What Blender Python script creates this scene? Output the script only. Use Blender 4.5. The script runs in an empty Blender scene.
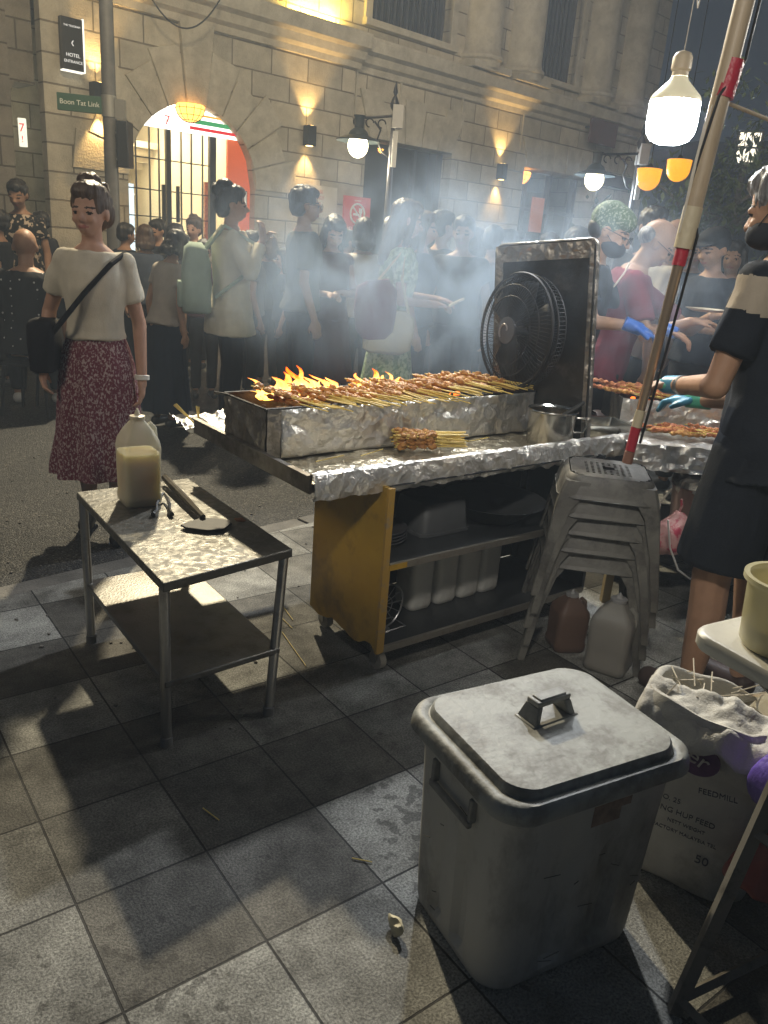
import bpy, bmesh, math, random
from mathutils import Vector, Matrix, noise
R=math.radians; PI=math.pi
rnd=random.Random(7)
sc=bpy.context.scene; col=sc.collection
# ------------------------------------------------------------------ camera
F=790.; PITCH=.328; ROLL=.0785; H=1.45
fw=Vector((0,math.cos(PITCH),-math.sin(PITCH))); rt0=Vector((1,0,0)); up0=rt0.cross(fw)
RT=math.cos(ROLL)*rt0+math.sin(ROLL)*up0; UP=-math.sin(ROLL)*rt0+math.cos(ROLL)*up0
cam=bpy.data.objects.new('camera',bpy.data.cameras.new('camera')); col.objects.link(cam)
cam.data.sensor_fit='VERTICAL'; cam.data.sensor_height=36; cam.data.lens=36*F/1024
cam.data.clip_start=.05; cam.data.clip_end=500
m=Matrix((( RT.x,UP.x,-fw.x),(RT.y,UP.y,-fw.y),(RT.z,UP.z,-fw.z))).to_4x4()
cam.matrix_world=Matrix.Translation((0,0,H))@m
sc.camera=cam
C0=Vector((0,0,H))
def ray(x,y): return fw+RT*((x-384)/F)+UP*((512-y)/F)
def G(x,y,z=0.):            # surveyed point: height known
    d=ray(x,y); return C0+d*((z-H)/d.z)
def AT(x,y,Y):              # surveyed point: distance known
    d=ray(x,y); return C0+d*(Y/d.y)
# ------------------------------------------------------------------ materials
_m={}
def N(nt,t,**k):
    n=nt.nodes.new(t)
    for a,b in k.items():
        if a in n.inputs: n.inputs[a].default_value=b
        else: setattr(n,a,b)
    return n
def mat(name,c,rough=.6,metal=0,c2=None,scale=6.,detail=6,bump=0,bscale=60,lo=.35,hi=.65,emit=None,es=0,trans=0,alpha=1,rough2=None,stretch=(1,1,1),spec=.5,grime=None,gscale=3.,gamt=.5,glo=.52,ghi=.68,coat=0):
    if name in _m: return _m[name]
    M=bpy.data.materials.new(name); M.use_nodes=True; nt=M.node_tree; nt.nodes.clear()
    out=N(nt,'ShaderNodeOutputMaterial'); b=N(nt,'ShaderNodeBsdfPrincipled'); nt.links.new(b.outputs[0],out.inputs[0])
    b.inputs['Base Color'].default_value=(*c,1); b.inputs['Roughness'].default_value=rough; b.inputs['Metallic'].default_value=metal
    b.inputs['Transmission Weight'].default_value=trans; b.inputs['Alpha'].default_value=alpha; b.inputs['Specular IOR Level'].default_value=spec
    b.inputs['Coat Weight'].default_value=coat
    tc=N(nt,'ShaderNodeTexCoord'); mp=N(nt,'ShaderNodeMapping'); mp.inputs['Scale'].default_value=stretch
    nt.links.new(tc.outputs['Object'],mp.inputs[0]); v=mp.outputs[0]
    cur=None
    if c2 is not None:
        n=N(nt,'ShaderNodeTexNoise',Scale=scale,Detail=detail,Roughness=.6); nt.links.new(v,n.inputs['Vector'])
        r=N(nt,'ShaderNodeValToRGB'); r.color_ramp.elements[0].position=lo; r.color_ramp.elements[1].position=hi
        r.color_ramp.elements[0].color=(*c,1); r.color_ramp.elements[1].color=(*c2,1)
        nt.links.new(n.outputs['Fac'],r.inputs[0]); cur=r.outputs[0]
        if rough2 is not None:
            mr=N(nt,'ShaderNodeMapRange'); mr.inputs['From Min'].default_value=lo; mr.inputs['From Max'].default_value=hi
            mr.inputs['To Min'].default_value=rough; mr.inputs['To Max'].default_value=rough2
            nt.links.new(n.outputs['Fac'],mr.inputs[0]); nt.links.new(mr.outputs[0],b.inputs['Roughness'])
    if grime is not None:
        n=N(nt,'ShaderNodeTexNoise',Scale=gscale,Detail=8,Roughness=.7); nt.links.new(v,n.inputs['Vector'])
        r=N(nt,'ShaderNodeMapRange'); r.inputs['From Min'].default_value=glo; r.inputs['From Max'].default_value=ghi; r.inputs['To Max'].default_value=gamt
        nt.links.new(n.outputs['Fac'],r.inputs[0])
        mx=N(nt,'ShaderNodeMix',data_type='RGBA'); nt.links.new(r.outputs[0],mx.inputs[0])
        if cur is not None: nt.links.new(cur,mx.inputs[6])
        else: mx.inputs[6].default_value=(*c,1)
        mx.inputs[7].default_value=(*grime,1); cur=mx.outputs[2]
    if cur is not None: nt.links.new(cur,b.inputs['Base Color'])
    if bump:
        n=N(nt,'ShaderNodeTexNoise',Scale=bscale,Detail=5); nt.links.new(v,n.inputs['Vector'])
        bp=N(nt,'ShaderNodeBump',Strength=bump,Distance=.01); nt.links.new(n.outputs['Fac'],bp.inputs['Height']); nt.links.new(bp.outputs[0],b.inputs['Normal'])
    if emit is not None:
        b.inputs['Emission Color'].default_value=(*emit,1); b.inputs['Emission Strength'].default_value=es
    _m[name]=M; return M
def foil_mat(name,c=(.84,.82,.77),grease=(.5,.36,.16),amt=.35,sc_=10,strength=.75):
    if name in _m: return _m[name]
    M=mat(name,c,.22,.78); nt=M.node_tree; b=[n for n in nt.nodes if n.type=='BSDF_PRINCIPLED'][0]
    tc=N(nt,'ShaderNodeTexCoord')
    v=N(nt,'ShaderNodeTexVoronoi',Scale=sc_); v.feature='F1'; n0=N(nt,'ShaderNodeTexNoise',Scale=5,Detail=4)
    mx=N(nt,'ShaderNodeMix',data_type='RGBA',blend_type='ADD'); mx.inputs[0].default_value=.35
    nt.links.new(tc.outputs['Object'],n0.inputs['Vector']); nt.links.new(tc.outputs['Object'],mx.inputs[6]); nt.links.new(n0.outputs['Color'],mx.inputs[7])
    nt.links.new(mx.outputs[2],v.inputs['Vector'])
    n2=N(nt,'ShaderNodeTexNoise',Scale=sc_*3,Detail=3,Distortion=1.2); nt.links.new(tc.outputs['Object'],n2.inputs['Vector'])
    ad=N(nt,'ShaderNodeMath',operation='MULTIPLY_ADD'); ad.inputs[1].default_value=.35; nt.links.new(n2.outputs['Fac'],ad.inputs[0]); nt.links.new(v.outputs['Distance'],ad.inputs[2])
    bp=N(nt,'ShaderNodeBump',Strength=strength,Distance=.02); nt.links.new(ad.outputs[0],bp.inputs['Height']); nt.links.new(bp.outputs[0],b.inputs['Normal'])
    n3=N(nt,'ShaderNodeTexNoise',Scale=6,Detail=6,Roughness=.7); nt.links.new(tc.outputs['Object'],n3.inputs['Vector'])
    mr=N(nt,'ShaderNodeMapRange'); mr.inputs['From Min'].default_value=.48; mr.inputs['From Max'].default_value=.66; mr.inputs['To Max'].default_value=amt; nt.links.new(n3.outputs['Fac'],mr.inputs[0])
    m2=N(nt,'ShaderNodeMix',data_type='RGBA'); m2.inputs[6].default_value=(*c,1); m2.inputs[7].default_value=(*grease,1); nt.links.new(mr.outputs[0],m2.inputs[0]); nt.links.new(m2.outputs[2],b.inputs['Base Color'])
    m3=N(nt,'ShaderNodeMapRange'); m3.inputs['From Min'].default_value=.4; m3.inputs['From Max'].default_value=.7; m3.inputs['To Min'].default_value=.30; m3.inputs['To Max'].default_value=.5; nt.links.new(n3.outputs['Fac'],m3.inputs[0]); nt.links.new(m3.outputs[0],b.inputs['Roughness'])
    return M
def emis(name,c,s):
    if name in _m: return _m[name]
    M=bpy.data.materials.new(name); M.use_nodes=True; nt=M.node_tree; nt.nodes.clear()
    o=N(nt,'ShaderNodeOutputMaterial'); e=N(nt,'ShaderNodeEmission'); e.inputs[0].default_value=(*c,1); e.inputs[1].default_value=s
    nt.links.new(e.outputs[0],o.inputs[0]); _m[name]=M; return M
# ------------------------------------------------------------------ mesh builder
class B:
    def __init__(s): s.bm=bmesh.new()
    def _add(s,vs,fs,mi=0,M=None):
        V=[s.bm.verts.new(M@Vector(v) if M else v) for v in vs]
        for f in fs:
            try:
                q=s.bm.faces.new([V[i] for i in f]); q.material_index=mi
            except ValueError: pass
        return V
    def box(s,c,d,rz=0,mi=0,M=None,taper=1):
        x,y,z=[a/2 for a in d]; T=Matrix.Translation(c)@Matrix.Rotation(rz,4,'Z')
        if M: T=T@M
        vs=[(sx*x*(taper if sz>0 else 1),sy*y*(taper if sz>0 else 1),sz*z) for sz in(-1,1) for sy in(-1,1) for sx in(-1,1)]
        s._add(vs,[(0,2,3,1),(4,5,7,6),(0,1,5,4),(1,3,7,5),(3,2,6,7),(2,0,4,6)],mi,T); return s
    def bx(s,x0,x1,y0,y1,z0,z1,mi=0): return s.box(((x0+x1)/2,(y0+y1)/2,(z0+z1)/2),(x1-x0,y1-y0,z1-z0),mi=mi)
    def loft(s,rings,closed=True,cap=True,mi=0):
        n=len(rings[0]); V=[[s.bm.verts.new(p) for p in r] for r in rings]
        for a,b in zip(V,V[1:]):
            for i in range(n if closed else n-1):
                j=(i+1)%n
                try: s.bm.faces.new((a[i],a[j],b[j],b[i])).material_index=mi
                except ValueError: pass
        if cap:
            for r in (V[0][::-1],V[-1]):
                try: s.bm.faces.new(r).material_index=mi
                except ValueError: pass
        return s
    def cone(s,p0,p1,r0,r1=None,n=12,mi=0,cap=True,ry=1.):
        p0=Vector(p0);p1=Vector(p1); r1=r0 if r1 is None else r1
        d=(p1-p0); 
        if d.length<1e-6: return s
        q=d.to_track_quat('Z','Y'); rs=[]
        for p,r in((p0,r0),(p1,r1)):
            rs.append([p+q@Vector((r*math.cos(2*PI*i/n),ry*r*math.sin(2*PI*i/n),0)) for i in range(n)])
        return s.loft(rs,cap=cap,mi=mi)
    def tube(s,pts,r,n=8,mi=0,closed=False):
        pts=[Vector(p) for p in pts]; k=len(pts); rs=[]; rr=r if isinstance(r,(list,tuple)) else [r]*k
        up=None
        for i,p in enumerate(pts):
            if closed: t=(pts[(i+1)%k]-pts[i-1]).normalized()
            else: t=(pts[min(i+1,k-1)]-pts[max(i-1,0)]).normalized()
            if up is None:
                a=Vector((0,0,1)) if abs(t.z)<.9 else Vector((1,0,0)); up=(a-a.dot(t)*t).normalized()
            else:
                up=(up-up.dot(t)*t).normalized()
            bt=t.cross(up); rs.append([p+rr[i]*(math.cos(2*PI*j/n)*up+math.sin(2*PI*j/n)*bt) for j in range(n)])
        if closed: rs.append(rs[0])
        return s.loft(rs,cap=not closed,mi=mi)
    def ell(s,c,r,M=None,n=16,k=10,mi=0):
        rs=[]
        c=Vector(c); r=(r,r,r) if not isinstance(r,(tuple,list)) else r
        T=M or Matrix.Identity(3)
        for a in range(1,k):
            t=-PI/2+PI*a/k
            rs.append([c+T@Vector((r[0]*math.cos(t)*math.cos(2*PI*i/n),r[1]*math.cos(t)*math.sin(2*PI*i/n),r[2]*math.sin(t))) for i in range(n)])
        V=[[s.bm.verts.new(p) for p in q] for q in rs]
        for a,b in zip(V,V[1:]):
            for i in range(n): s.bm.faces.new((a[i],a[(i+1)%n],b[(i+1)%n],b[i])).material_index=mi
        t0=s.bm.verts.new(c+T@Vector((0,0,-r[2]))); t1=s.bm.verts.new(c+T@Vector((0,0,r[2])))
        for i in range(n):
            s.bm.faces.new((t0,V[0][(i+1)%n],V[0][i])).material_index=mi; s.bm.faces.new((t1,V[-1][i],V[-1][(i+1)%n])).material_index=mi
        return s
    def capsule(s,p0,p1,r0,r1=None,n=12,mi=0):
        r1=r0 if r1 is None else r1
        s.cone(p0,p1,r0,r1,n,mi); s.ell(p0,r0,n=n,k=8,mi=mi); s.ell(p1,r1,n=n,k=8,mi=mi); return s
    def lathe(s,prof,c=(0,0,0),n=24,mi=0,cap=False):
        c=Vector(c); return s.loft([[c+Vector((r*math.cos(2*PI*i/n),r*math.sin(2*PI*i/n),z)) for i in range(n)] for r,z in prof],cap=cap,mi=mi)
    def prism(s,poly,d,mi=0,M=None):   # poly in xy, extruded by z range d
        n=len(poly); T=M or Matrix.Identity(4)
        return s.loft([[T@Vector((x,y,z)) for x,y in poly] for z in d],mi=mi)
    def jitter(s,a,sc_=8,seed=0):
        for v in s.bm.verts:
            q=v.co*sc_+Vector((seed,seed*2,0)); v.co+=a*Vector((noise.noise(q),noise.noise(q+Vector((31,0,0))),noise.noise(q+Vector((0,57,0)))))
        return s
    def sub(s,n=1):
        bmesh.ops.subdivide_edges(s.bm,edges=s.bm.edges[:],cuts=n,use_grid_fill=True); return s
def obj(name,b,mt,parent=None,loc=None,smooth=40,bevel=0,sub=0):
    me=bpy.data.meshes.new(name); bm=b.bm
    bmesh.ops.recalc_face_normals(bm,faces=bm.faces[:]); bm.to_mesh(me); bm.free()
    for q in (mt if isinstance(mt,(list,tuple)) else [mt]): me.materials.append(q)
    if smooth:
        me.shade_smooth(); me.set_sharp_from_angle(angle=R(smooth))
    o=bpy.data.objects.new(name,me); col.objects.link(o)
    if parent is not None: o.parent=parent
    if loc is not None: o.location=loc
    if bevel:
        q=o.modifiers.new('b','BEVEL'); q.width=bevel; q.segments=2; q.limit_method='ANGLE'; q.angle_limit=R(35)
    if sub:
        q=o.modifiers.new('s','SUBSURF'); q.levels=sub; q.render_levels=sub
    return o
def tag(o,label,cat,group=None):
    o['label']=label; o['category']=cat
    if group: o['group']=group
    return o
def thing(name,label,cat,loc=(0,0,0),rz=0,group=None):
    o=bpy.data.objects.new(name,None); col.objects.link(o); o.empty_display_size=.05; o.location=loc; o.rotation_euler=(0,0,rz)
    return tag(o,label,cat,group)
def text(s,size,mt,parent,loc,rot,name='lettering',align='CENTER',ext=.001,sx=1):
    cu=bpy.data.curves.new(name,'FONT'); cu.body=s; cu.size=size; cu.align_x=align; cu.align_y='CENTER'; cu.extrude=ext; cu.materials.append(mt)
    t_=bpy.data.objects.new('t',cu); col.objects.link(t_); dg=bpy.context.evaluated_depsgraph_get(); me=bpy.data.meshes.new_from_object(t_.evaluated_get(dg)); bpy.data.objects.remove(t_)
    me.transform(Matrix.Diagonal((sx,1,1,1))); o=bpy.data.objects.new(name,me); col.objects.link(o); o.parent=parent; o.location=loc; o.rotation_euler=rot; return o
def copy_tree(o,parent=None):
    c=o.copy(); col.objects.link(c); c.parent=parent
    for ch in o.children: copy_tree(ch,c)
    return c
def rrect(hx,hy,r,n=5,bow=0):
    P=[]
    for cx,cy,a0 in((hx-r,hy-r,0),(-hx+r,hy-r,90),(-hx+r,-hy+r,180),(hx-r,-hy+r,270)):
        for i in range(n+1):
            a=R(a0+90*i/n); P.append((cx+r*math.cos(a),cy+r*math.sin(a)))
    if bow: P=[(x+math.copysign(bow*(1-(y/hy)**2),x),y+math.copysign(bow*(1-(x/hx)**2),y)) for x,y in P]
    return P
def remesh(b,voxel,smooth=2,fac=.5):
    me=bpy.data.meshes.new('t'); bmesh.ops.recalc_face_normals(b.bm,faces=b.bm.faces[:]); b.bm.to_mesh(me); b.bm.free()
    o=bpy.data.objects.new('t',me); col.objects.link(o)
    q=o.modifiers.new('r','REMESH'); q.mode='VOXEL'; q.voxel_size=voxel
    if smooth:
        q=o.modifiers.new('s','SMOOTH'); q.iterations=smooth; q.factor=fac
    dg=bpy.context.evaluated_depsgraph_get(); ev=o.evaluated_get(dg)
    m2=bpy.data.meshes.new_from_object(ev); r=B(); r.bm.from_mesh(m2)
    bpy.data.objects.remove(o); bpy.data.meshes.remove(me); bpy.data.meshes.remove(m2); return r
def kind(o,k): o['kind']=k; return o
# ================================================================== SETTING
def stone_mat(name,c,c2,w=.66,h=.33,joint=True,mort=.011):
    M=mat(name,c,.85,0); nt=M.node_tree; b=[n for n in nt.nodes if n.type=='BSDF_PRINCIPLED'][0]
    tc=N(nt,'ShaderNodeTexCoord'); sp=N(nt,'ShaderNodeSeparateXYZ'); cb=N(nt,'ShaderNodeCombineXYZ')
    nt.links.new(tc.outputs['Object'],sp.inputs[0]); 
    ad=N(nt,'ShaderNodeMath',operation='ADD'); nt.links.new(sp.outputs[0],ad.inputs[0]); nt.links.new(sp.outputs[1],ad.inputs[1])
    nt.links.new(ad.outputs[0],cb.inputs[0]); nt.links.new(sp.outputs[2],cb.inputs[1])
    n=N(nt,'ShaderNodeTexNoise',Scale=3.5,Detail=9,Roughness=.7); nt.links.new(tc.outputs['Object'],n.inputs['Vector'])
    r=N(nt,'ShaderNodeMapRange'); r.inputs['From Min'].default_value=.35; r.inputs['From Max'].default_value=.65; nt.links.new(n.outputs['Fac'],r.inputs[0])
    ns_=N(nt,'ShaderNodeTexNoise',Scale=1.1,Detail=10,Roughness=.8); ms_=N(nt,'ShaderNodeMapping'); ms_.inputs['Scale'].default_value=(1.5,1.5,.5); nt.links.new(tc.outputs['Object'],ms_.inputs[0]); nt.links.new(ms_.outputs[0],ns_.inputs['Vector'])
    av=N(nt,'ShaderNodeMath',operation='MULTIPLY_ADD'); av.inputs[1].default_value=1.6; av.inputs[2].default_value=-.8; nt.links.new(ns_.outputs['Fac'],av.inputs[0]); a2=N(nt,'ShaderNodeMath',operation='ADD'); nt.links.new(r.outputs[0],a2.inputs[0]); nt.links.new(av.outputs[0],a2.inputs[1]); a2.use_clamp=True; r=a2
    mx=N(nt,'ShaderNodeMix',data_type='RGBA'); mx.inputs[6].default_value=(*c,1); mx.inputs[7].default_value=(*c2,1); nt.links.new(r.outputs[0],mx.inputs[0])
    n2=N(nt,'ShaderNodeTexNoise',Scale=45,Detail=4); nt.links.new(tc.outputs['Object'],n2.inputs['Vector'])
    if joint:
        br=N(nt,'ShaderNodeTexBrick'); br.offset=.5; br.inputs['Scale'].default_value=1; br.inputs['Brick Width'].default_value=w; br.inputs['Row Height'].default_value=h
        br.inputs['Mortar Size'].default_value=mort; br.inputs['Mortar Smooth'].default_value=.25; br.inputs['Bias'].default_value=0
        br.inputs['Color1'].default_value=(.78,.78,.78,1); br.inputs['Color2'].default_value=(1.08,1.05,1,1); br.inputs['Mortar'].default_value=(.45,.42,.38,1)
        nt.links.new(cb.outputs[0],br.inputs['Vector'])
        m2=N(nt,'ShaderNodeMix',data_type='RGBA',blend_type='MULTIPLY'); m2.inputs[0].default_value=1; nt.links.new(mx.outputs[2],m2.inputs[6]); nt.links.new(br.outputs['Color'],m2.inputs[7])
        nt.links.new(m2.outputs[2],b.inputs['Base Color'])
        sb=N(nt,'ShaderNodeMath',operation='MULTIPLY_ADD'); sb.inputs[1].default_value=-2.2; nt.links.new(br.outputs['Fac'],sb.inputs[0])
        k=N(nt,'ShaderNodeMath',operation='MULTIPLY'); k.inputs[1].default_value=.35; nt.links.new(n2.outputs['Fac'],k.inputs[0]); nt.links.new(k.outputs[0],sb.inputs[2]); h_=sb.outputs[0]
    else:
        nt.links.new(mx.outputs[2],b.inputs['Base Color']); k=N(nt,'ShaderNodeMath',operation='MULTIPLY'); k.inputs[1].default_value=.35; nt.links.new(n2.outputs['Fac'],k.inputs[0]); h_=k.outputs[0]
    bp=N(nt,'ShaderNodeBump',Strength=1.,Distance=.028); nt.links.new(h_,bp.inputs['Height']); nt.links.new(bp.outputs[0],b.inputs['Normal'])
    return M
# world: night sky, lit by the town
w=bpy.data.worlds.new('World'); sc.world=w; w.use_nodes=True; nt=w.node_tree; nt.nodes.clear()
o_=N(nt,'ShaderNodeOutputWorld'); bg=N(nt,'ShaderNodeBackground'); tc=N(nt,'ShaderNodeTexCoord'); sp=N(nt,'ShaderNodeSeparateXYZ'); cr=N(nt,'ShaderNodeValToRGB')
nt.links.new(tc.outputs['Generated'],sp.inputs[0]); nt.links.new(sp.outputs[2],cr.inputs[0])
cr.color_ramp.elements[0].position=0; cr.color_ramp.elements[0].color=(.015,.024,.038,1); cr.color_ramp.elements[1].position=.6; cr.color_ramp.elements[1].color=(.014,.023,.040,1)
nt.links.new(cr.outputs[0],bg.inputs[0]); bg.inputs[1].default_value=1.0; nt.links.new(bg.outputs[0],o_.inputs[0])

# road: asphalt with coarse glittering aggregate
def asphalt():
    M=mat('asphalt',(.006,.006,.0058),.75,c2=(.014,.0135,.0125),scale=2.2,lo=.4,hi=.62); nt=M.node_tree; b=[n for n in nt.nodes if n.type=='BSDF_PRINCIPLED'][0]
    tc=N(nt,'ShaderNodeTexCoord'); v=N(nt,'ShaderNodeTexVoronoi',Scale=120); nt.links.new(tc.outputs['Object'],v.inputs['Vector'])
    src=b.inputs['Base Color'].links[0].from_socket
    cr=N(nt,'ShaderNodeValToRGB'); cr.color_ramp.elements[0].position=.86; cr.color_ramp.elements[0].color=(.42,.42,.42,1); cr.color_ramp.elements[1].position=.97; cr.color_ramp.elements[1].color=(7,6.8,6.2,1)
    sp=N(nt,'ShaderNodeSeparateColor'); nt.links.new(v.outputs['Color'],sp.inputs[0]); nt.links.new(sp.outputs[0],cr.inputs[0])
    mx=N(nt,'ShaderNodeMix',data_type='RGBA',blend_type='MULTIPLY'); mx.inputs[0].default_value=1; nt.links.new(src,mx.inputs[6]); nt.links.new(cr.outputs[0],mx.inputs[7]); nt.links.new(mx.outputs[2],b.inputs['Base Color'])
    bp=N(nt,'ShaderNodeBump',Strength=.8,Distance=.006,invert=True); nt.links.new(v.outputs['Distance'],bp.inputs['Height']); nt.links.new(bp.outputs[0],b.inputs['Normal'])
    rr=N(nt,'ShaderNodeMapRange'); rr.inputs['To Min'].default_value=.85; rr.inputs['To Max'].default_value=.5; nt.links.new(sp.outputs[1],rr.inputs[0]); nt.links.new(rr.outputs[0],b.inputs['Roughness'])
    return M
kind(obj('road',B().bx(-90,120,-60,160,-.3,-.025),asphalt()),'structure')
# pavement: granite slabs .312 m square
def slabs():
    M=mat('granite_slabs',(.2,.19,.17),.7); nt=M.node_tree; b=[n for n in nt.nodes if n.type=='BSDF_PRINCIPLED'][0]
    tc=N(nt,'ShaderNodeTexCoord'); br=N(nt,'ShaderNodeTexBrick'); br.offset=0; br.squash=1
    br.inputs['Scale'].default_value=1; br.inputs['Brick Width'].default_value=.312; br.inputs['Row Height'].default_value=.312; br.inputs['Mortar Size'].default_value=.0032; br.inputs['Mortar Smooth'].default_value=.3
    br.inputs['Color1'].default_value=(.36,.33,.28,1); br.inputs['Color2'].default_value=(1.75,1.76,1.68,1); br.inputs['Mortar'].default_value=(.06,.055,.05,1)
    nt.links.new(tc.outputs['Object'],br.inputs['Vector'])
    n=N(nt,'ShaderNodeTexNoise',Scale=4,Detail=8,Roughness=.72); nt.links.new(tc.outputs['Object'],n.inputs['Vector'])
    r=N(nt,'ShaderNodeValToRGB'); r.color_ramp.elements[0].position=.36; r.color_ramp.elements[0].color=(.075,.073,.068,1); r.color_ramp.elements[1].position=.64; r.color_ramp.elements[1].color=(.24,.24,.23,1)
    nt.links.new(n.outputs['Fac'],r.inputs[0])
    n2=N(nt,'ShaderNodeTexNoise',Scale=170,Detail=3,Roughness=.7); nt.links.new(tc.outputs['Object'],n2.inputs['Vector'])
    r2=N(nt,'ShaderNodeMapRange'); r2.inputs['From Min'].default_value=.38; r2.inputs['From Max'].default_value=.66; r2.inputs['To Min'].default_value=.5; r2.inputs['To Max'].default_value=1.6; nt.links.new(n2.outputs['Fac'],r2.inputs[0])
    mx=N(nt,'ShaderNodeMix',data_type='RGBA',blend_type='MULTIPLY'); mx.inputs[0].default_value=1; nt.links.new(r.outputs[0],mx.inputs[6]); nt.links.new(br.outputs['Color'],mx.inputs[7])
    my=N(nt,'ShaderNodeMix',data_type='RGBA',blend_type='MULTIPLY'); my.inputs[0].default_value=1; nt.links.new(mx.outputs[2],my.inputs[6]); nt.links.new(r2.outputs[0],my.inputs[7])
    # oil spots
    n3=N(nt,'ShaderNodeTexNoise',Scale=26,Detail=3,Roughness=.5); nt.links.new(tc.outputs['Object'],n3.inputs['Vector'])
    n4=N(nt,'ShaderNodeTexNoise',Scale=1.7,Detail=2); nt.links.new(tc.outputs['Object'],n4.inputs['Vector'])
    ml=N(nt,'ShaderNodeMath',operation='MULTIPLY'); nt.links.new(n3.outputs['Fac'],ml.inputs[0]); nt.links.new(n4.outputs['Fac'],ml.inputs[1])
    r3=N(nt,'ShaderNodeMapRange'); r3.inputs['From Min'].default_value=.375; r3.inputs['From Max'].default_value=.40; r3.inputs['To Max'].default_value=.6; nt.links.new(ml.outputs[0],r3.inputs[0])
    mz=N(nt,'ShaderNodeMix',data_type='RGBA'); nt.links.new(r3.outputs[0],mz.inputs[0]); nt.links.new(my.outputs[2],mz.inputs[6]); mz.inputs[7].default_value=(.02,.017,.013,1)
    nt.links.new(mz.outputs[2],b.inputs['Base Color'])
    s1=N(nt,'ShaderNodeMath',operation='MULTIPLY_ADD'); s1.inputs[1].default_value=-3.; nt.links.new(br.outputs['Fac'],s1.inputs[0]); nt.links.new(n2.outputs['Fac'],s1.inputs[2])
    bp=N(nt,'ShaderNodeBump',Strength=.8,Distance=.0035); nt.links.new(s1.outputs[0],bp.inputs['Height']); nt.links.new(bp.outputs[0],b.inputs['Normal'])
    rr=N(nt,'ShaderNodeMapRange'); rr.inputs['From Min'].default_value=.3; rr.inputs['From Max'].default_value=.7; rr.inputs['To Min'].default_value=.85; rr.inputs['To Max'].default_value=.5; nt.links.new(n.outputs['Fac'],rr.inputs[0]); nt.links.new(rr.outputs[0],b.inputs['Roughness'])
    return M
TA=R(37.6); o0=G(75.9,904.6)          # a slab corner seen in the foreground
def paveloc(x,y):
    dx,dy=x-o0.x,y-o0.y; return (dx*math.cos(TA)+dy*math.sin(TA),-dx*math.sin(TA)+dy*math.cos(TA))
kA=Vector((-1.497,2.829)); kd=Vector((.693,.721))
poly=[kA-kd*40,kA+kd*60,Vector((70,-5)),Vector((20,-50)),Vector((-40,-50))]
pv=B().prism([paveloc(*p) for p in poly][::-1],(-.25,0))
pave=kind(obj('pavement',pv,slabs(),loc=(o0.x,o0.y,0)),'structure'); pave.rotation_euler=(0,0,TA)
ka=[kA-kd*40,kA+kd*60]; nn=Vector((-kd.y,kd.x))*.11
ks=B(); 
a=-8
while a<9:
    p=kA+kd*a; q=p+kd*.78; ks.prism([tuple(p+nn*.03),tuple(q+nn*.03),tuple(q+nn),tuple(p+nn)],(-.2,-.003)); a+=.8
kind(obj('kerb',ks,mat('kerb_stone',(.09,.085,.075),.8,c2=(.17,.16,.14),scale=5,bump=.5,bscale=90),bevel=.004),'structure')

# ---------------------------------------------------------------- building
stone=stone_mat('facade_stone',(.40,.365,.29),(.56,.52,.42))
stone_p=stone_mat('plain_stone',(.38,.345,.27),(.56,.52,.42),joint=False)
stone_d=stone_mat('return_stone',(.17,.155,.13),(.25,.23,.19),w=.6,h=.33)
black=mat('black_paint',(.012,.012,.013),.45); dkglass=mat('dark_glass',(.008,.010,.014),.08)
bld=thing('heritage_building','cream ashlar stone building with shop arch and cornice across the street','building',(-1.65,13.3,0),R(43.95))
def bp_(name,b,mt=stone,par=bld,**k): return obj(name,b,mt,par,**k)
# ground floor wall
zc=4.24
wl=B()
wl.bx(-3.95,-2.9,0,.16,0,zc)
ax,ar,az=-1.9,1.0,2.04
n=24
for i in range(n):   # arch spandrel
    x0=ax-ar+2*ar*i/n; x1=ax-ar+2*ar*(i+1)/n
    za=az+math.sqrt(max(0,ar*ar-(x0-ax)**2)); zb=az+math.sqrt(max(0,ar*ar-(x1-ax)**2))
    wl._add([(x0,0,za),(x1,0,zb),(x1,0,zc),(x0,0,zc),(x0,.16,za),(x1,.16,zb),(x1,.16,zc),(x0,.16,zc)],[(0,1,2,3),(7,6,5,4),(0,4,5,1),(3,2,6,7)])
wl.bx(-.9,.92,0,.16,0,zc)
wl.bx(.92,1.3,.08,.6,0,zc); wl.bx(1.3,3.37,.08,.6,3.06,zc); wl.bx(3.37,5.5,.08,.6,0,zc); wl.bx(5.5,8.1,.08,.6,3.08,zc); wl.bx(8.1,10.,.08,.6,0,zc)
bp_('wall',wl,stone,smooth=0)
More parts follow.
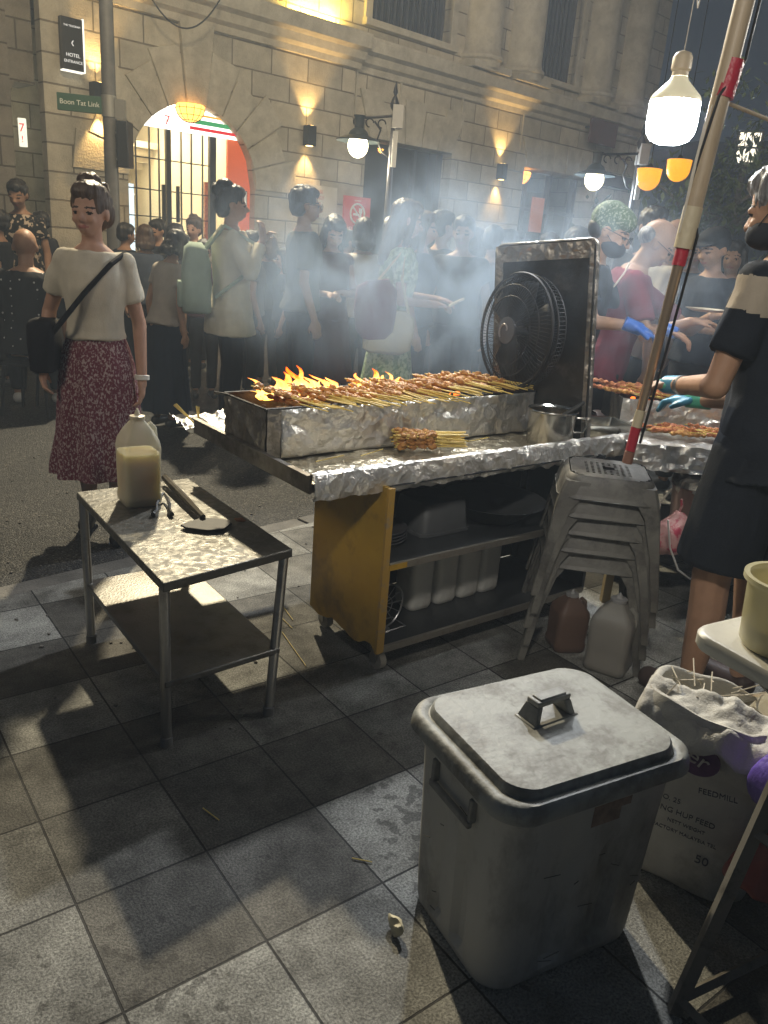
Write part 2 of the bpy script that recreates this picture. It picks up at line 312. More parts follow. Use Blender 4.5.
# arch voussoirs, stepped
vs=B(); nv=11; gap=.014
for i in range(nv):
    a0=PI*i/nv; a1=PI*(i+1)/nv; mid=(a0+a1)/2
    k=i==nv//2
    ro=1.52+.12*(abs(math.cos(mid))*.6)+(.0 if i%2 else .16)
    if k: 
        vs._add([(ax-.15,-.07,az+1.0),(ax+.15,-.07,az+1.0),(ax+.26,-.07,4.02),(ax-.26,-.07,4.02),(ax-.15,.02,az+1.0),(ax+.15,.02,az+1.0),(ax+.26,.02,4.02),(ax-.26,.02,4.02)],[(0,1,2,3),(7,6,5,4),(0,4,5,1),(3,2,6,7),(1,5,6,2),(0,3,7,4)]); continue
    pts=[]; m_=4
    for j in range(m_+1):
        a=a0+(a1-a0)*j/m_; pts.append((ax+ar*math.cos(a),az+ar*math.sin(a)))
    e0=a0+gap/ro; e1=a1-gap/ro
    ca=[(ax+ro*math.cos(e1),min(3.98,az+ro*math.sin(e1))),(ax+ro*math.cos(e0),min(3.98,az+ro*math.sin(e0)))]
    # stepped outer corner
    pts=[(ax+(ar)*math.cos(e0+(e1-e0)*j/m_),az+ar*math.sin(e0+(e1-e0)*j/m_)) for j in range(m_+1)]+ca
    f=[Vector((p[0],-.03,p[1])) for p in pts]; g=[Vector((p[0],.02,p[1])) for p in pts]
    vs.loft([g,f])
bp_('arch_surround',vs,stone_p,smooth=0,bevel=.008)
# flat arch blocks over the wide doorway + pier caps
fv=B(); fv2=B()
for i in range(5):
    x0=1.36+i*.40; x1=x0+.38; c=2.33; k=.28
    t0=c+(x0-c)*(1+k); t1=c+(x1-c)*(1+k); zt=3.75 if i%2==0 else 3.62
    fv._add([(x0,.04,3.06),(x1,.04,3.06),(t1,.04,zt),(t0,.04,zt),(x0,.10,3.06),(x1,.10,3.06),(t1,.10,zt),(t0,.10,zt)],[(0,1,2,3),(7,6,5,4),(0,4,5,1),(3,2,6,7),(1,5,6,2),(0,3,7,4)])
for i in range(6):
    x0=5.58+i*.42; x1=x0+.4; c=6.8; t0=c+(x0-c)*1.2; t1=c+(x1-c)*1.2
    fv2._add([(x0,.04,3.08),(x1,.04,3.08),(t1,.04,3.6),(t0,.04,3.6),(x0,.10,3.08),(x1,.10,3.08),(t1,.10,3.6),(t0,.10,3.6)],[(0,1,2,3),(7,6,5,4),(0,4,5,1),(3,2,6,7),(1,5,6,2),(0,3,7,4)])
bp_('door_lintel',fv,stone_p,smooth=0,bevel=.008); bp_('restaurant_lintel',fv2,stone_p,smooth=0,bevel=.008)
# framed panel mouldings
for x0,x1,z0,z1 in((1.0,2.0,3.2,4.0),(3.5,5.3,3.35,4.05)):
    pm=B()
    for a in((x0,x1,z1-.03,z1),(x0,x0+.03,z0,z1-.031),(x1-.03,x1,z0,z1-.031)): pm.bx(a[0],a[1],.055,.10,a[2],a[3])
    bp_('panel_moulding',pm,stone_p,smooth=0,bevel=.006)
# cornice
co=B()
prof=[(.02,3.98),(-.06,3.98),(-.08,4.06),(-.16,4.10),(-.20,4.20),(-.30,4.24),(-.32,4.40),(-.30,4.44),(.02,4.50)]
def sweep(b,x0,x1,off=0): b.loft([[Vector((x,y+off,z)) for y,z in prof] for x in(x0,x1)])
sweep(co,-4.0,.98); sweep(co,.982,10.05,.12)
bp_('cornice',co,stone_p,smooth=30)
# upper floor
uw=B(); uw.bx(-6.5,-.38,.1,.6,4.5,9); uw.bx(.66,1.25,.1,.6,4.5,9); uw.bx(-.38,.66,.14,.6,4.5,9); uw.bx(1.25,3.05,.1,.6,4.5,4.74); uw.bx(3.05,5.57,.1,.6,4.5,9); uw.bx(5.57,6.76,.1,.6,4.5,4.72); uw.bx(6.76,10,.1,.6,4.5,9); uw.bx(1.25,3.05,.1,.6,7.6,9); uw.bx(5.57,6.76,.1,.6,7.4,9)
bp_('upper_wall',uw,stone,smooth=0)
for x in(3.85,5.05,7.45,8.75):
    c=B(); c.lathe([(.44,4.5),(.44,4.6),(.47,4.63),(.47,4.68),(.42,4.72),(.40,4.80),(.385,6.5),(.36,9)],(x,.12,0),n=32); c.bx(x-.5,x+.5,-.28,.1,4.452,4.56)
    bp_('column',c,stone_p,smooth=40)
for x0,x1,z0,z1 in((1.25,3.05,4.74,7.6),(5.57,6.76,4.72,7.4)):
    g=B().bx(x0,x1,.34,.36,z0,z1); wo=bp_('window',g,dkglass,smooth=0)
    f=B()
    for a in(x0,x1-.06): f.bx(a,a+.06,.26,.40,z0+.061,z1)
    f.bx(x0,x1,.26,.40,z0,z0+.06)
    k=int((x1-x0)/.13)
    for i in range(1,k): f.bx(x0+i*(x1-x0)/k-.016,x0+i*(x1-x0)/k+.016,.29,.32,z0+.06,z1)
    obj('window_bars',f,mat('window_grey',(.05,.05,.055),.5),wo,smooth=0)
    s_=B().bx(x0-.14,x0,.05,.2,z0,z1); s_.bx(x1,x1+.14,.05,.2,z0,z1); s_.bx(x0-.16,x1+.16,.0,.3,z0-.1,z0-.002); obj('window_surround',s_,stone_p,wo,smooth=0,bevel=.006)
# lit niche above the cornice
ni=B().bx(-.36,.64,.10,.138,4.52,6.2); bp_('niche_panel',ni,stone)
# left return, darker stone, with tall slot opening
lr=B(); lr.bx(-9,-4.62,.25,.8,0,9); lr.bx(-4.62,-4.34,.0,.8,0,4.2); lr.bx(-4.34,-3.96,.25,.8,2.95,4.2); lr.bx(-4.34,-3.96,.25,.8,0,.9)
lr._add([(-4.34,.25,2.6),(-4.2,.25,2.95),(-4.34,.25,2.95),(-4.34,.8,2.6),(-4.2,.8,2.95),(-4.34,.8,2.95)],[(0,1,2),(5,4,3),(0,3,4,1)])
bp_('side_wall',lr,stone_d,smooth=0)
bp_('passage_wall',B().bx(-5.6,-3.0,2.3,2.5,0,4),stone,smooth=0)
bp_('drainpipe',B().cone((-4.78,.1,0),(-4.78,.1,8),.06,n=12).cone((-5.2,.12,0),(-5.2,.12,8),.09,n=12),mat('pipe_grey',(.12,.12,.12),.6))
# floors/sides closing the volume
cb=B(); cb.bx(-9,10,9,9.2,0,9); cb.bx(9.7,10,.62,9,0,9); cb.bx(-9,10,.6,9,9,9.2); cb.bx(-2.96,-2.9,.162,4,0,4.2); cb.bx(-.9,-.86,.162,4,0,4.2);cb.bx(1.0,5.3,2.2,2.25,0,4.2)
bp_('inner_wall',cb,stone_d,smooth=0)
# dark doorway: recessed glazing and shutter
dk=B().bx(1.3,3.37,.5,.55,0,3.06); dd=bp_('doorway',dk,mat('doorway_dark',(.014,.017,.022),.35),smooth=0)
obj('door_frame',B().bx(2.75,2.82,.42,.5,0,3.06).bx(3.2,3.36,.3,.5,0,3.05).bx(1.31,1.4,.3,.5,0,3.05),mat('door_grey',(.06,.065,.075),.5),dd,smooth=0)
# restaurant opening on the right
ro_=B().bx(5.5,8.1,2.0,2.1,0,3.6); rr_=bp_('restaurant_back_wall',ro_,mat('restaurant_wall',(.05,.035,.025),.8),smooth=0)
rf=B(); 
for x in(5.5,6.15,7.0,7.9): rf.bx(x,x+.09,.55,.66,0,3.08)
rf.bx(5.5,8.1,.56,.65,2.3,2.38); rf.bx(6.25,6.95,.62,.66,0,1.0)
bp_('restaurant_front',rf,mat('dark_wood',(.035,.02,.013),.5),smooth=0)
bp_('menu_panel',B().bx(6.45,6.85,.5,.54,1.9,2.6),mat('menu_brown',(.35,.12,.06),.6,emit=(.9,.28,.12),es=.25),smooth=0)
bp_('timber_beam',B().bx(8.15,9.9,-.06,.07,3.0,3.25),mat('dark_wood',(.035,.02,.013),.5),smooth=0)

# ---- shopfront within the arch
shop=thing('convenience_shopfront','brightly lit convenience store front with black glazed doors inside the stone arch','shopfront',(-1.65,13.3,0),R(43.95))
def sp_(name,b,mt,par=shop,**k): return obj(name,b,mt,par,**k)
cream=mat('shop_cream',(.75,.66,.45),.7)
rm=B(); rm.bx(-2.9,-.9,4.0,4.1,0,3.4); sp_('shop_back_wall',rm,cream,smooth=0)
rm=B(); rm.bx(-2.89,-2.85,.25,4,0,3.2); rm.bx(-.95,-.91,.25,4,0,3.2); sp_('shop_side_wall',rm,cream,smooth=0)
sp_('shop_ceiling',B().bx(-2.85,-.95,.62,4,3.16,3.2),mat('ceil_white',(.8,.78,.7),.8),smooth=0)
sp_('shop_floor',B().bx(-2.85,-.95,.3,4,.0,.02),mat('shop_tile',(.5,.48,.42),.3),smooth=0)
for i,(x,y) in enumerate(((-2.4,1.2),(-1.5,1.2),(-2.4,2.4),(-1.5,2.4))):
    sp_('ceiling_lamp',B().bx(x-.22,x+.22,y-.3,y+.3,3.13,3.158),emis('shop_lamp',(1,.86,.60),36),smooth=0)
for z,y in((2.35,3.5),(2.45,3.3),(2.55,3.1),(2.66,2.9)): sp_('bulkhead',B().bx(-2.85,-.95,y,y+.3,z,z+.1),cream,smooth=0)
def goods(name,seed,s=1.):
    M=mat(name,(.5,.4,.2),.5); nt=M.node_tree; b=[q for q in nt.nodes if q.type=='BSDF_PRINCIPLED'][0]
    tc=N(nt,'ShaderNodeTexCoord'); mp=N(nt,'ShaderNodeMapping'); mp.inputs['Scale'].default_value=(13*s,1,7*s); mp.inputs['Location'].default_value=(seed,0,seed)
    v=N(nt,'ShaderNodeTexVoronoi',Scale=1,Randomness=.35); nt.links.new(tc.outputs['Object'],mp.inputs[0]); nt.links.new(mp.outputs[0],v.inputs['Vector'])
    h=N(nt,'ShaderNodeHueSaturation'); h.inputs['Saturation'].default_value=.65; h.inputs['Value'].default_value=.9; nt.links.new(v.outputs['Color'],h.inputs['Color'])
    mx=N(nt,'ShaderNodeMix',data_type='RGBA'); mx.inputs[0].default_value=.45; mx.inputs[7].default_value=(.9,.7,.35,1); nt.links.new(h.outputs[0],mx.inputs[6]); nt.links.new(mx.outputs[2],b.inputs['Base Color']); return M
for k,(x0,x1,y) in enumerate(((-2.84,-2.3,2.3),(-2.25,-1.75,2.9),(-1.72,-1.3,3.1))):
    s_=B()
    for z in (.3,.62,.94,1.26,1.58,1.9): s_.bx(x0,x1,y,y+.4,z,z+.025)
    s_.bx(x0,x1,y+.4,y+.44,.1,2.05); sh=sp_('shop_shelf',s_,mat('shelf_white',(.7,.7,.66),.5),smooth=0)
    q=B()
    for z in (.325,.645,.965,1.285,1.605):
        x=x0+.02
        while x<x1-.06:
            w_=rnd.uniform(.05,.09); hh=rnd.uniform(.16,.27); q.bx(x,x+w_,y+.04,y+.3,z,z+hh); x+=w_+.008
    obj('goods',q,goods('goods%d'%k,k*7.3),sh,smooth=0)
sp_('fridge',B().bx(-1.78,-1.66,2.4,3,.1,2.05),emis('fridge_glow',(.8,.95,1),1.4),smooth=0)
fr=B(); Y=.19
def mull(x,w_=.02,z1=2.7): fr.bx(x-w_,x+w_,Y-.03,Y+.03,0,z1)
for x,w_ in((-2.86,.03),(-2.22,.035),(-1.52,.05)): mull(x,w_)
sp_('door_frame',fr,black,smooth=0)
gr=B()
for x in(-2.7,-2.5,-2.36,-2.02,-1.86,-1.68): gr.bx(x-.007,x+.007,Y-.02,Y+.01,.02,2.69)
for z in(.5,.85,1.2,1.55,1.9,2.3): gr.bx(-2.83,-1.57,Y-.018,Y+.008,z-.007,z+.007)
sp_('door_grille',gr,black,smooth=0)
for x in(-2.33,-2.11): sp_('door_handle',B().bx(x-.02,x+.02,Y-.09,Y-.05,1.5,1.98),black,smooth=0)
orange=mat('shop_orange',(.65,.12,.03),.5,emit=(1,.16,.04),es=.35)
sp_('orange_panel',B().bx(-1.30,-.905,Y-.06,Y-.02,0,2.7),orange,smooth=0)
sp_('brown_panel',B().bx(-1.46,-1.34,Y+.3,Y+.34,.3,2.1),mat('mosaic_brown',(.25,.10,.05),.7,c2=(.5,.25,.12),scale=30),smooth=0)
# illuminated fascia, cut to the arch
def arcpanel(y0,y1,zlo,r=.985):
    b=B(); P=[]; a_=math.asin((zlo-az)/r)
    for i in range(25):
        a=a_+(PI-2*a_)*i/24; P.append((ax+r*math.cos(a),az+r*math.sin(a)))
    b.loft([[Vector((x,y,z)) for x,z in P] for y in(y0,y1)]); return b
fas=sp_('sign_panel',arcpanel(.10,.14,2.69),emis('sign_white',(1,.97,.86),2.6),smooth=0)
ss=B().bx(-1.93,-1.12,.085,.098,2.735,2.775); obj('sign_stripe',ss,emis('stripe_red',(.8,.02,.03),1.2),fas,smooth=0)
ss=B().bx(-1.93,-1.24,.085,.098,2.815,2.87); obj('sign_stripe',ss,emis('stripe_green',(.05,.35,.12),1.2),fas,smooth=0)
ss=B().bx(-1.78,-1.40,.085,.098,2.915,2.94); obj('sign_stripe',ss,emis('stripe_orange',(1,.4,.04),1.4),fas,smooth=0)
# small 7-ELEVEN mark
text('7',.17,emis('stripe_red',(.8,.02,.03),1.2),fas,(-2.28,.08,2.79),(PI/2,0,0),'sign_numeral')
text('ELEVEn',.045,emis('sign_ink',(.05,.22,.10),.6),fas,(-2.28,.076,2.79),(PI/2,0,0),'sign_lettering')
# framed poster on the orange panel
po=sp_('poster_frame',B().bx(-1.17,-.97,.105,.125,1.72,2.02),mat('frame_dark',(.03,.03,.03),.5),smooth=0)
obj('poster',B().bx(-1.155,-.985,.097,.103,1.735,2.005),mat('poster_white',(.8,.78,.72),.5,emit=(1,.95,.85),es=.25),po,smooth=0)
text('7',.17,emis('stripe_red',(.8,.02,.03),1.2),po,(-1.07,.094,1.895),(PI/2,0,0),'poster_numeral',sx=1.1)
text('ELEVEn',.035,mat('ink_green',(.02,.12,.05),.5),po,(-1.07,.094,1.79),(PI/2,0,0),'poster_lettering')
# round amber lantern with a grid, hung at the crown of each arch
amber=mat('amber_glass',(.9,.4,.06),.4,emit=(1,.42,.07),es=4.5)
def bowl(loc,r,label,grid=True,es_m=amber,cone=.0):
    t=thing('hanging_lantern',label,'lantern',loc)
    prof=[(.02*r,-r)]+[(r*math.sin(R(a)),-r*math.cos(R(a))) for a in range(10,91,10)]+[(r*1.02,0),(r*.9,.02)]
    obj('lamp_shade',B().lathe(prof,n=24,cap=True),es_m,t)
    if grid:
        b=B()
        for k in range(6):
            a0=PI*k/6
            b.tube([(1.015*r*math.sin(R(q))*math.cos(a0),1.015*r*math.sin(R(q))*math.sin(a0),-1.015*r*math.cos(R(q))) for q in range(-90,91,15)],r*.022,n=5)
        for q in(30,55,80): b.tube([(1.015*r*math.sin(R(q))*math.cos(a_*PI/12),1.015*r*math.sin(R(q))*math.sin(a_*PI/12),-1.015*r*math.cos(R(q))) for a_ in range(24)],r*.022,n=5,closed=True)
        obj('lamp_cage',b,black,t)
    obj('lamp_rod',B().cone((0,0,0),(0,0,.35),.008).cone((0,0,-.005),(0,0,.03),r*.25,r*.1),black,t); return t
fM=Matrix.Translation((-1.65,13.3,0))@Matrix.Rotation(R(43.95),4,'Z')
def FW(x,y,z): return fM@Vector((x,y,z))
bowl(FW(-2.0,-.04,3.0),.20,'amber caged bowl lantern at the crown of the shop arch')
bowl(FW(2.0,.75,2.98),.26,'amber caged bowl lantern in the dark doorway behind the ornate lamp post')
bowl(FW(5.75,.4,3.0),.24,'amber caged bowl lantern just right of the stone pier with the second wall light')
# wall lamps
def sconce(x,z,label,hw=.075,hh=.14):
    t=thing('wall_lamp',label,'wall lamp',FW(x,0 if x<1 else .08,z),R(43.95),'up and down lights on the facade')
    obj('lamp_body',B().bx(-hw,hw,-.17,-.03,-hh,hh).bx(-.04,.04,-.03,0,-.05,.05),black,t,smooth=0,bevel=.004)
    for s in(-1,1):
        obj('lamp_lens',B().cone((0,-.10,s*(hh+.001)),(0,-.10,s*(hh+.004)),.055,n=16),emis('sconce_lens',(1,.62,.2),12),t,smooth=0)
        L=bpy.data.lights.new('sconce_light','SPOT'); L.energy=85; L.color=(1,.62,.22); L.spot_size=R(78); L.spot_blend=.7; L.shadow_soft_size=.03
        q=bpy.data.objects.new('sconce_light',L); col.objects.link(q); q.parent=t; q.location=(0,-.10,s*(hh+.02)); q.rotation_euler=(PI if s>0 else 0,0,0)
    return t
sconce(-3.3,2.9,'black wall light left of the shop arch behind the street name plate',.10,.16)
sconce(0,2.9,'black up and down wall light between the shop arch and the ornate lamp post')
sconce(4.7,2.9,'black up and down wall light on the stone pier right of the dark doorway')
L=bpy.data.lights.new('niche_light','AREA'); L.energy=55; L.color=(1,.68,.12); L.shape='RECTANGLE'; L.size=.9; L.size_y=.05
q=bpy.data.objects.new('niche_light',L); col.objects.link(q); q.parent=bld; q.location=(.14,-.02,4.52); q.rotation_euler=(R(180-25),0,0)
# signs
white=mat('sign_paint',(.8,.8,.78),.5)
hs=thing('hotel_sign','dark blade sign reading HOTEL ENTRANCE high on the wall at the left','sign',FW(-3.62,-.02,3.42),R(43.95))
obj('sign_board',B().bx(-.13,.13,-.10,-.02,-.28,.28),mat('sign_dark',(.03,.025,.02),.4),hs,smooth=0,bevel=.004)
obj('sign_edge',B().bx(.131,.145,-.11,-.02,-.29,.29).bx(-.13,.13,-.105,-.02,-.296,-.282),emis('sign_edge_glow',(1,.95,.8),1.6),hs,smooth=0)
for s_,z,sz in(('THE TELEGRAM',.19,.029),('‹',.02,.13),('HOTEL',-.12,.055),('ENTRANCE',-.19,.044)):
    text(s_,sz,emis('sign_letters',(1,.95,.85),1.0),hs,(0,-.103,z),(PI/2,0,0))
ns=thing('no_smoking_sign','red sign with white prohibition circle standing behind the crowd','sign',FW(.99,-.14,1.80),R(43.95))
obj('sign_board',B().bx(-.28,.28,-.02,.02,-.36,.32),mat('sign_red',(.55,.06,.045),.5,emit=(.6,.06,.04),es=.12),ns,smooth=0)
cyc=[(.15*math.cos(2*PI*i/32),-.028,.06+.15*math.sin(2*PI*i/32)) for i in range(32)]
rg=B().tube(cyc,.017,n=6,closed=True); rg.cone((-.11,-.028,.17),(.11,-.028,-.05),.013,n=6); rg.bx(-.09,.04,-.032,-.026,.03,.065); rg.bx(.03,.10,-.032,-.026,.07,.15); rg.bx(.055,.085,-.032,-.026,-.03,.07)
obj('prohibition_symbol',rg,white,ns); text('NO SMOKING',.06,white,ns,(0,-.023,-.17),(PI/2,0,0)); text('DRINKING OR EATING',.032,white,ns,(0,-.023,-.25),(PI/2,0,0)); text('LAU PA SAT',.028,white,ns,(0,-.023,.26),(PI/2,0,0))
obj('sign_post',B().cone((0,.03,-.36),(0,.03,-1.79),.02).cone((0,.03,-1.79),(0,.03,-1.775),.18,n=20),black,ns)
wn=thing('wall_notice','pale notice in red print on the stone wall behind the man in glasses','sign',FW(.35,-.02,2.0),R(43.95))
obj('notice_board',B().bx(-.30,.30,-.015,0,-.25,.22),mat('notice_cream',(.6,.56,.46),.6),wn,smooth=0)
for s_,z in(('PLEASE',.13),('DO NOT',.04),('FEED',-.05),('BIRDS',-.14)): text(s_,.07,mat('notice_red',(.4,.08,.05),.5),wn,(-.1,-.018,z),(PI/2,0,0))
rs=thing('red_banner_sign','dull red brown rectangular board hung below the cornice at the right','sign',FW(7.75,-.12,4.05),R(43.95))
obj('sign_board',B().bx(-.5,.5,-.02,.02,-.3,.32),mat('banner_brown',(.12,.04,.03),.7,c2=(.09,.035,.03)),rs,smooth=0,bevel=.003)
obj('bracket',B().bx(-.45,-.42,.02,.22,-.02,.02).bx(.42,.45,.02,.22,-.02,.02),black,rs,smooth=0)
ls=thing('lit_box_sign','small lit white box sign with a red numeral inside the narrow opening at far left','sign',FW(-4.06,.55,2.42),R(8)); ls.scale=(.5,)*3
obj('sign_box',B().bx(-.04,.14,-.05,.05,-.33,.33),emis('box_sign_white',(1,.95,.75),1.3),ls,smooth=0,bevel=.01)
text('7',.28,emis('stripe_red',(.8,.02,.03),1.2),ls,(.05,-.056,.10),(PI/2,0,0),'sign_numeral'); text('!',.22,emis('stripe_red',(.8,.02,.03),1.2),ls,(.05,-.056,-.16),(PI/2,0,0),'sign_numeral')
L=bpy.data.lights.new('passage_light','POINT'); L.energy=9; L.color=(1,.9,.6); L.shadow_soft_size=.1
q=bpy.data.objects.new('passage_light',L); col.objects.link(q); q.location=FW(-3.9,1.4,2.6)
# drooping cable over the cornice
a_=AT(150,-4,11.2); b_=AT(222,-4,11.8); c_=AT(190,16,11.5)
cp=[a_.lerp(b_,t)+Vector((0,0,-.36*4*t*(1-t))) for t in [i/14 for i in range(15)]]
tag(obj('drooping_cable',B().tube(cp,.010,n=6),black),'black cable drooping across the top of the stone wall','cable')
# street pole with name plate
P0=AT(116,300,8.9); P0.z=0
sp=thing('street_pole','grey street pole carrying the green street name plate','pole',tuple(P0))
grey=mat('pole_grey',(.15,.145,.135),.5,c2=(.10,.10,.095),scale=8)
obj('pole',B().cone((0,0,-.02),(0,0,6.5),.075,.06,n=16),grey,sp)
obj('clamp',B().lathe([(.078,2.45),(.078,2.65)],n=16,cap=True).bx(.07,.16,-.04,.04,2.44,2.62),mat('clamp_pale',(.35,.34,.3),.4,.5),sp)
obj('control_box',B().bx(.10,.22,-.12,.06,1.98,2.42),mat('box_dark',(.02,.02,.02),.4),sp,bevel=.01)
obj('box_bracket',B().bx(.05,.11,-.03,.03,2.05,2.07).bx(.05,.11,-.03,.03,2.30,2.32),mat('clamp_pale',(.35,.34,.3),.4,.5),sp)
sgn=obj('name_plate',B().bx(-.50,-.07,-.02,.02,2.47,2.63),mat('plate_green',(.03,.09,.05),.5),sp,smooth=0,bevel=.004)
sgn.rotation_euler=(0,0,R(14))
text('Boon Tat Link',.066,mat('plate_letters',(.75,.78,.7),.5),sgn,(-.285,-.024,2.55),(PI/2,0,0))
# ornate lamp posts
def lamp_post(base,hh,rz,label,glow,warm,k=1.,arm=.36):
    t=thing('ornate_lamp_post',label,'street lamp',base,rz)
    obj('post',B().lathe([(.10,-.02),(.10,.12),(.06,.2),(.05,.9),(.038,1.0),(.03,hh-.5),(.038,hh-.45),(.026,hh-.4),(.022,hh-.1)],n=14,cap=True),mat('post_metal',(.10,.10,.11),.35,.6),t)
    obj('finial',B().lathe([(.012,hh-.14),(.03,hh-.12),(.016,hh-.09),(.045,hh-.04),(.05,hh-.01),(.03,hh+.04),(.012,hh+.07),(.026,hh+.10),(.004,hh+.2)],n=12,cap=True),black,t)
    zA=hh-.12
    b=B().tube([(0,0,zA),(-arm*.5,0,zA-.03*k),(-arm,0,zA-.05*k)],.014,n=8)
    b.tube([(0,0,zA-.42),(-.10,0,zA-.36),(-.16,0,zA-.24),(-.13,0,zA-.15),(-.20,0,zA-.07)],.010,n=6)
    for i in range(3):
        cx=-.12-.13*i; b.tube([(cx+.04*math.cos(a/8*PI),0,zA-.09+.04*math.sin(a/8*PI)) for a in range(13)],.008,n=5)
    obj('lamp_arm',b,black,t)
    z=zA-.03
    obj('lamp_hood',B().lathe([(.066,z+.0),(.055,z-.02),(.05,z-.12),(.09,z-.15),(.11,z-.19),(.235,z-.235),(.235,z-.25),(.10,z-.22)],(-arm,0,0),n=24),mat('hood_dark',(.03,.04,.045),.4),t)
    gl=obj('lamp_globe',B().ell((-arm,0,z-.29),(.108,.108,.12),n=20,k=12),emis('globe_'+label[:5],warm,glow),t)
    obj('camera_box',B().bx(-.02,.09,-.07,.05,zA-.12,zA+.1).bx(.0,.05,-.06,0,zA-.5,zA-.15).ell((.03,-.04,zA-1.05),.06),mat('box_pale',(.45,.45,.44),.5),t)
    L=bpy.data.lights.new('street_lamp_light','POINT'); L.energy=glow*9; L.color=warm; L.shadow_soft_size=.14
    q=bpy.data.objects.new('street_lamp_light',L); col.objects.link(q); q.parent=t; q.location=(-arm,-.02,z-.44); return t
P1=AT(388,200,9.2); lamp_post((P1.x,P1.y,0),AT(367,147,9.2).z+.44,R(8),'ornate black lamp post with warm white globe left of centre',9,(1,.86,.58))
P2=AT(632,200,10.); lamp_post((P2.x,P2.y,0),AT(590,180,10.).z+.44,R(10),'ornate lamp post with cool white lamp behind the bandana cook',9,(.86,.95,1),arm=.50)
# amber half-dome lamps on the right
am2=mat('amber_dome',(.9,.45,.03),.4,emit=(1,.40,.015),es=1.25)
for (x,y,lab) in((650,169,'lower of two plain amber dome lamps hanging right of the white bulb'),(680,160,'upper of two plain amber dome lamps hanging right of the white bulb')):
    p=AT(x,y,9.); t=thing('dome_lamp',lab,'hanging lamp',tuple(p))
    obj('lamp_shade',B().lathe([(.005,-.21)]+[(.118*math.sin(R(a)),-.09-.12*math.cos(R(a))) for a in range(15,91,15)]+[(.125,0),(.10,.004)],n=24,cap=True),am2,t)
    obj('lamp_cord',B().cone((0,0,0),(0,0,2.0),.005,n=6).cone((0,0,0),(0,0,.05),.04,.015),black,t)
# floodlight / tree / far block on the right
p=AT(748,148,14.); fl=thing('floodlight','small floodlight on a mast shining at the right edge above the cook','floodlight',tuple(p),R(-20))
obj('lamp_face',B().bx(-.16,.16,-.03,.03,-.22,.22),emis('flood_face',(1,.9,.7),2.2),fl,smooth=0)
fb=B().bx(-.2,.2,.04,.2,-.26,.26)
for i in range(4): fb.bx(-.17+.1*i,-.155+.1*i,-.06,-.035,-.22,.22)
fb.box((0,-.05,0),(.5,.03,.03)); obj('lamp_housing',fb,black,fl,smooth=0); obj('mast',B().cone((0,.15,-p.z-.02),(0,.15,-.26),.06,.05),grey,fl)
leaf=mat('leaf_green',(.05,.085,.03),.6,c2=(.09,.12,.04),scale=4)
def tree(base,hh,crown,label,seed,nl=2600,cr_=(1.6,1.6,1.3)):
    r=random.Random(seed); t=thing('street_tree',label,'tree',base)
    b=B().tube([(0,0,-.05),(.05,.03,hh*.35),(-.03,.05,hh*.6),(.02,0,hh*.85)],[.16,.12,.09,.05],n=10)
    for i in range(7):
        a=r.uniform(0,2*PI); z=hh*r.uniform(.45,.75); b.tube([(0,0,z),(math.cos(a)*cr_[0]*.4,math.sin(a)*cr_[1]*.4,z+.4),(math.cos(a)*cr_[0]*.8,math.sin(a)*cr_[1]*.8,z+.8)],[.05,.03,.012],n=6)
    obj('trunk',b,mat('bark',(.07,.055,.04),.9,c2=(.12,.10,.08),scale=9,bump=.6,bscale=30),t)
    c=B(); cl=[Vector((r.gauss(0,.45)*cr_[0],r.gauss(0,.45)*cr_[1],crown+r.gauss(0,.5)*cr_[2])) for _ in range(34)]
    for i in range(nl):
        p=cl[i%34]+Vector((r.gauss(0,.2),r.gauss(0,.2),r.gauss(0,.17))); s=r.uniform(.05,.10)
        q=Matrix.Rotation(r.uniform(0,6.3),3,'Z')@Matrix.Rotation(r.uniform(-1.2,1.2),3,'X')
        c._add([p+q@Vector(v) for v in((-.4*s,0,0),(0,-s,0),(.4*s,0,.1*s),(0,s,0))],[(0,1,2,3)])
    obj('crown',c,leaf,t,smooth=0); return t
p=AT(715,260,13.); tree((p.x,p.y+.4,0),3.2,2.5,'leafy dark tree lit in patches behind the cook at the right',3)
fb=thing('distant_building','unlit slab block far down the street behind the amber lamps','building',(21,38,0),R(8))
obj('wall',B().bx(-9,14,0,10,0,6.5),mat('far_wall',(.035,.045,.06),.9,c2=(.05,.06,.075),scale=.5),fb,smooth=0)
wi=B()
for i in range(14):
    for j in range(2): wi.bx(-8+i*1.5,-7.1+i*1.5,-.06,-.02,2+j*3,3.7+j*3)
obj('window_band',wi,dkglass,fb,smooth=0)
# ================================================================== STALL
steel=mat('brushed_steel',(.24,.235,.22),.42,.85,c2=(.17,.165,.15),scale=5,bump=.15,bscale=120,grime=(.10,.075,.05),gscale=5,gamt=.6)
steel_leg=mat('leg_steel',(.42,.41,.39),.3,.9,grime=(.10,.08,.06),gscale=9,gamt=.5)
foil=foil_mat('foil'); foil_s=foil_mat('foil_smoked',(.30,.28,.255),(.05,.04,.03),.75,9); foil_g=foil_mat('foil_greasy',(.75,.68,.52),(.48,.34,.15),.5,12)
soot=mat('soot_black',(.012,.011,.010),.6,.2,c2=(.05,.045,.04),scale=12,bump=.4)
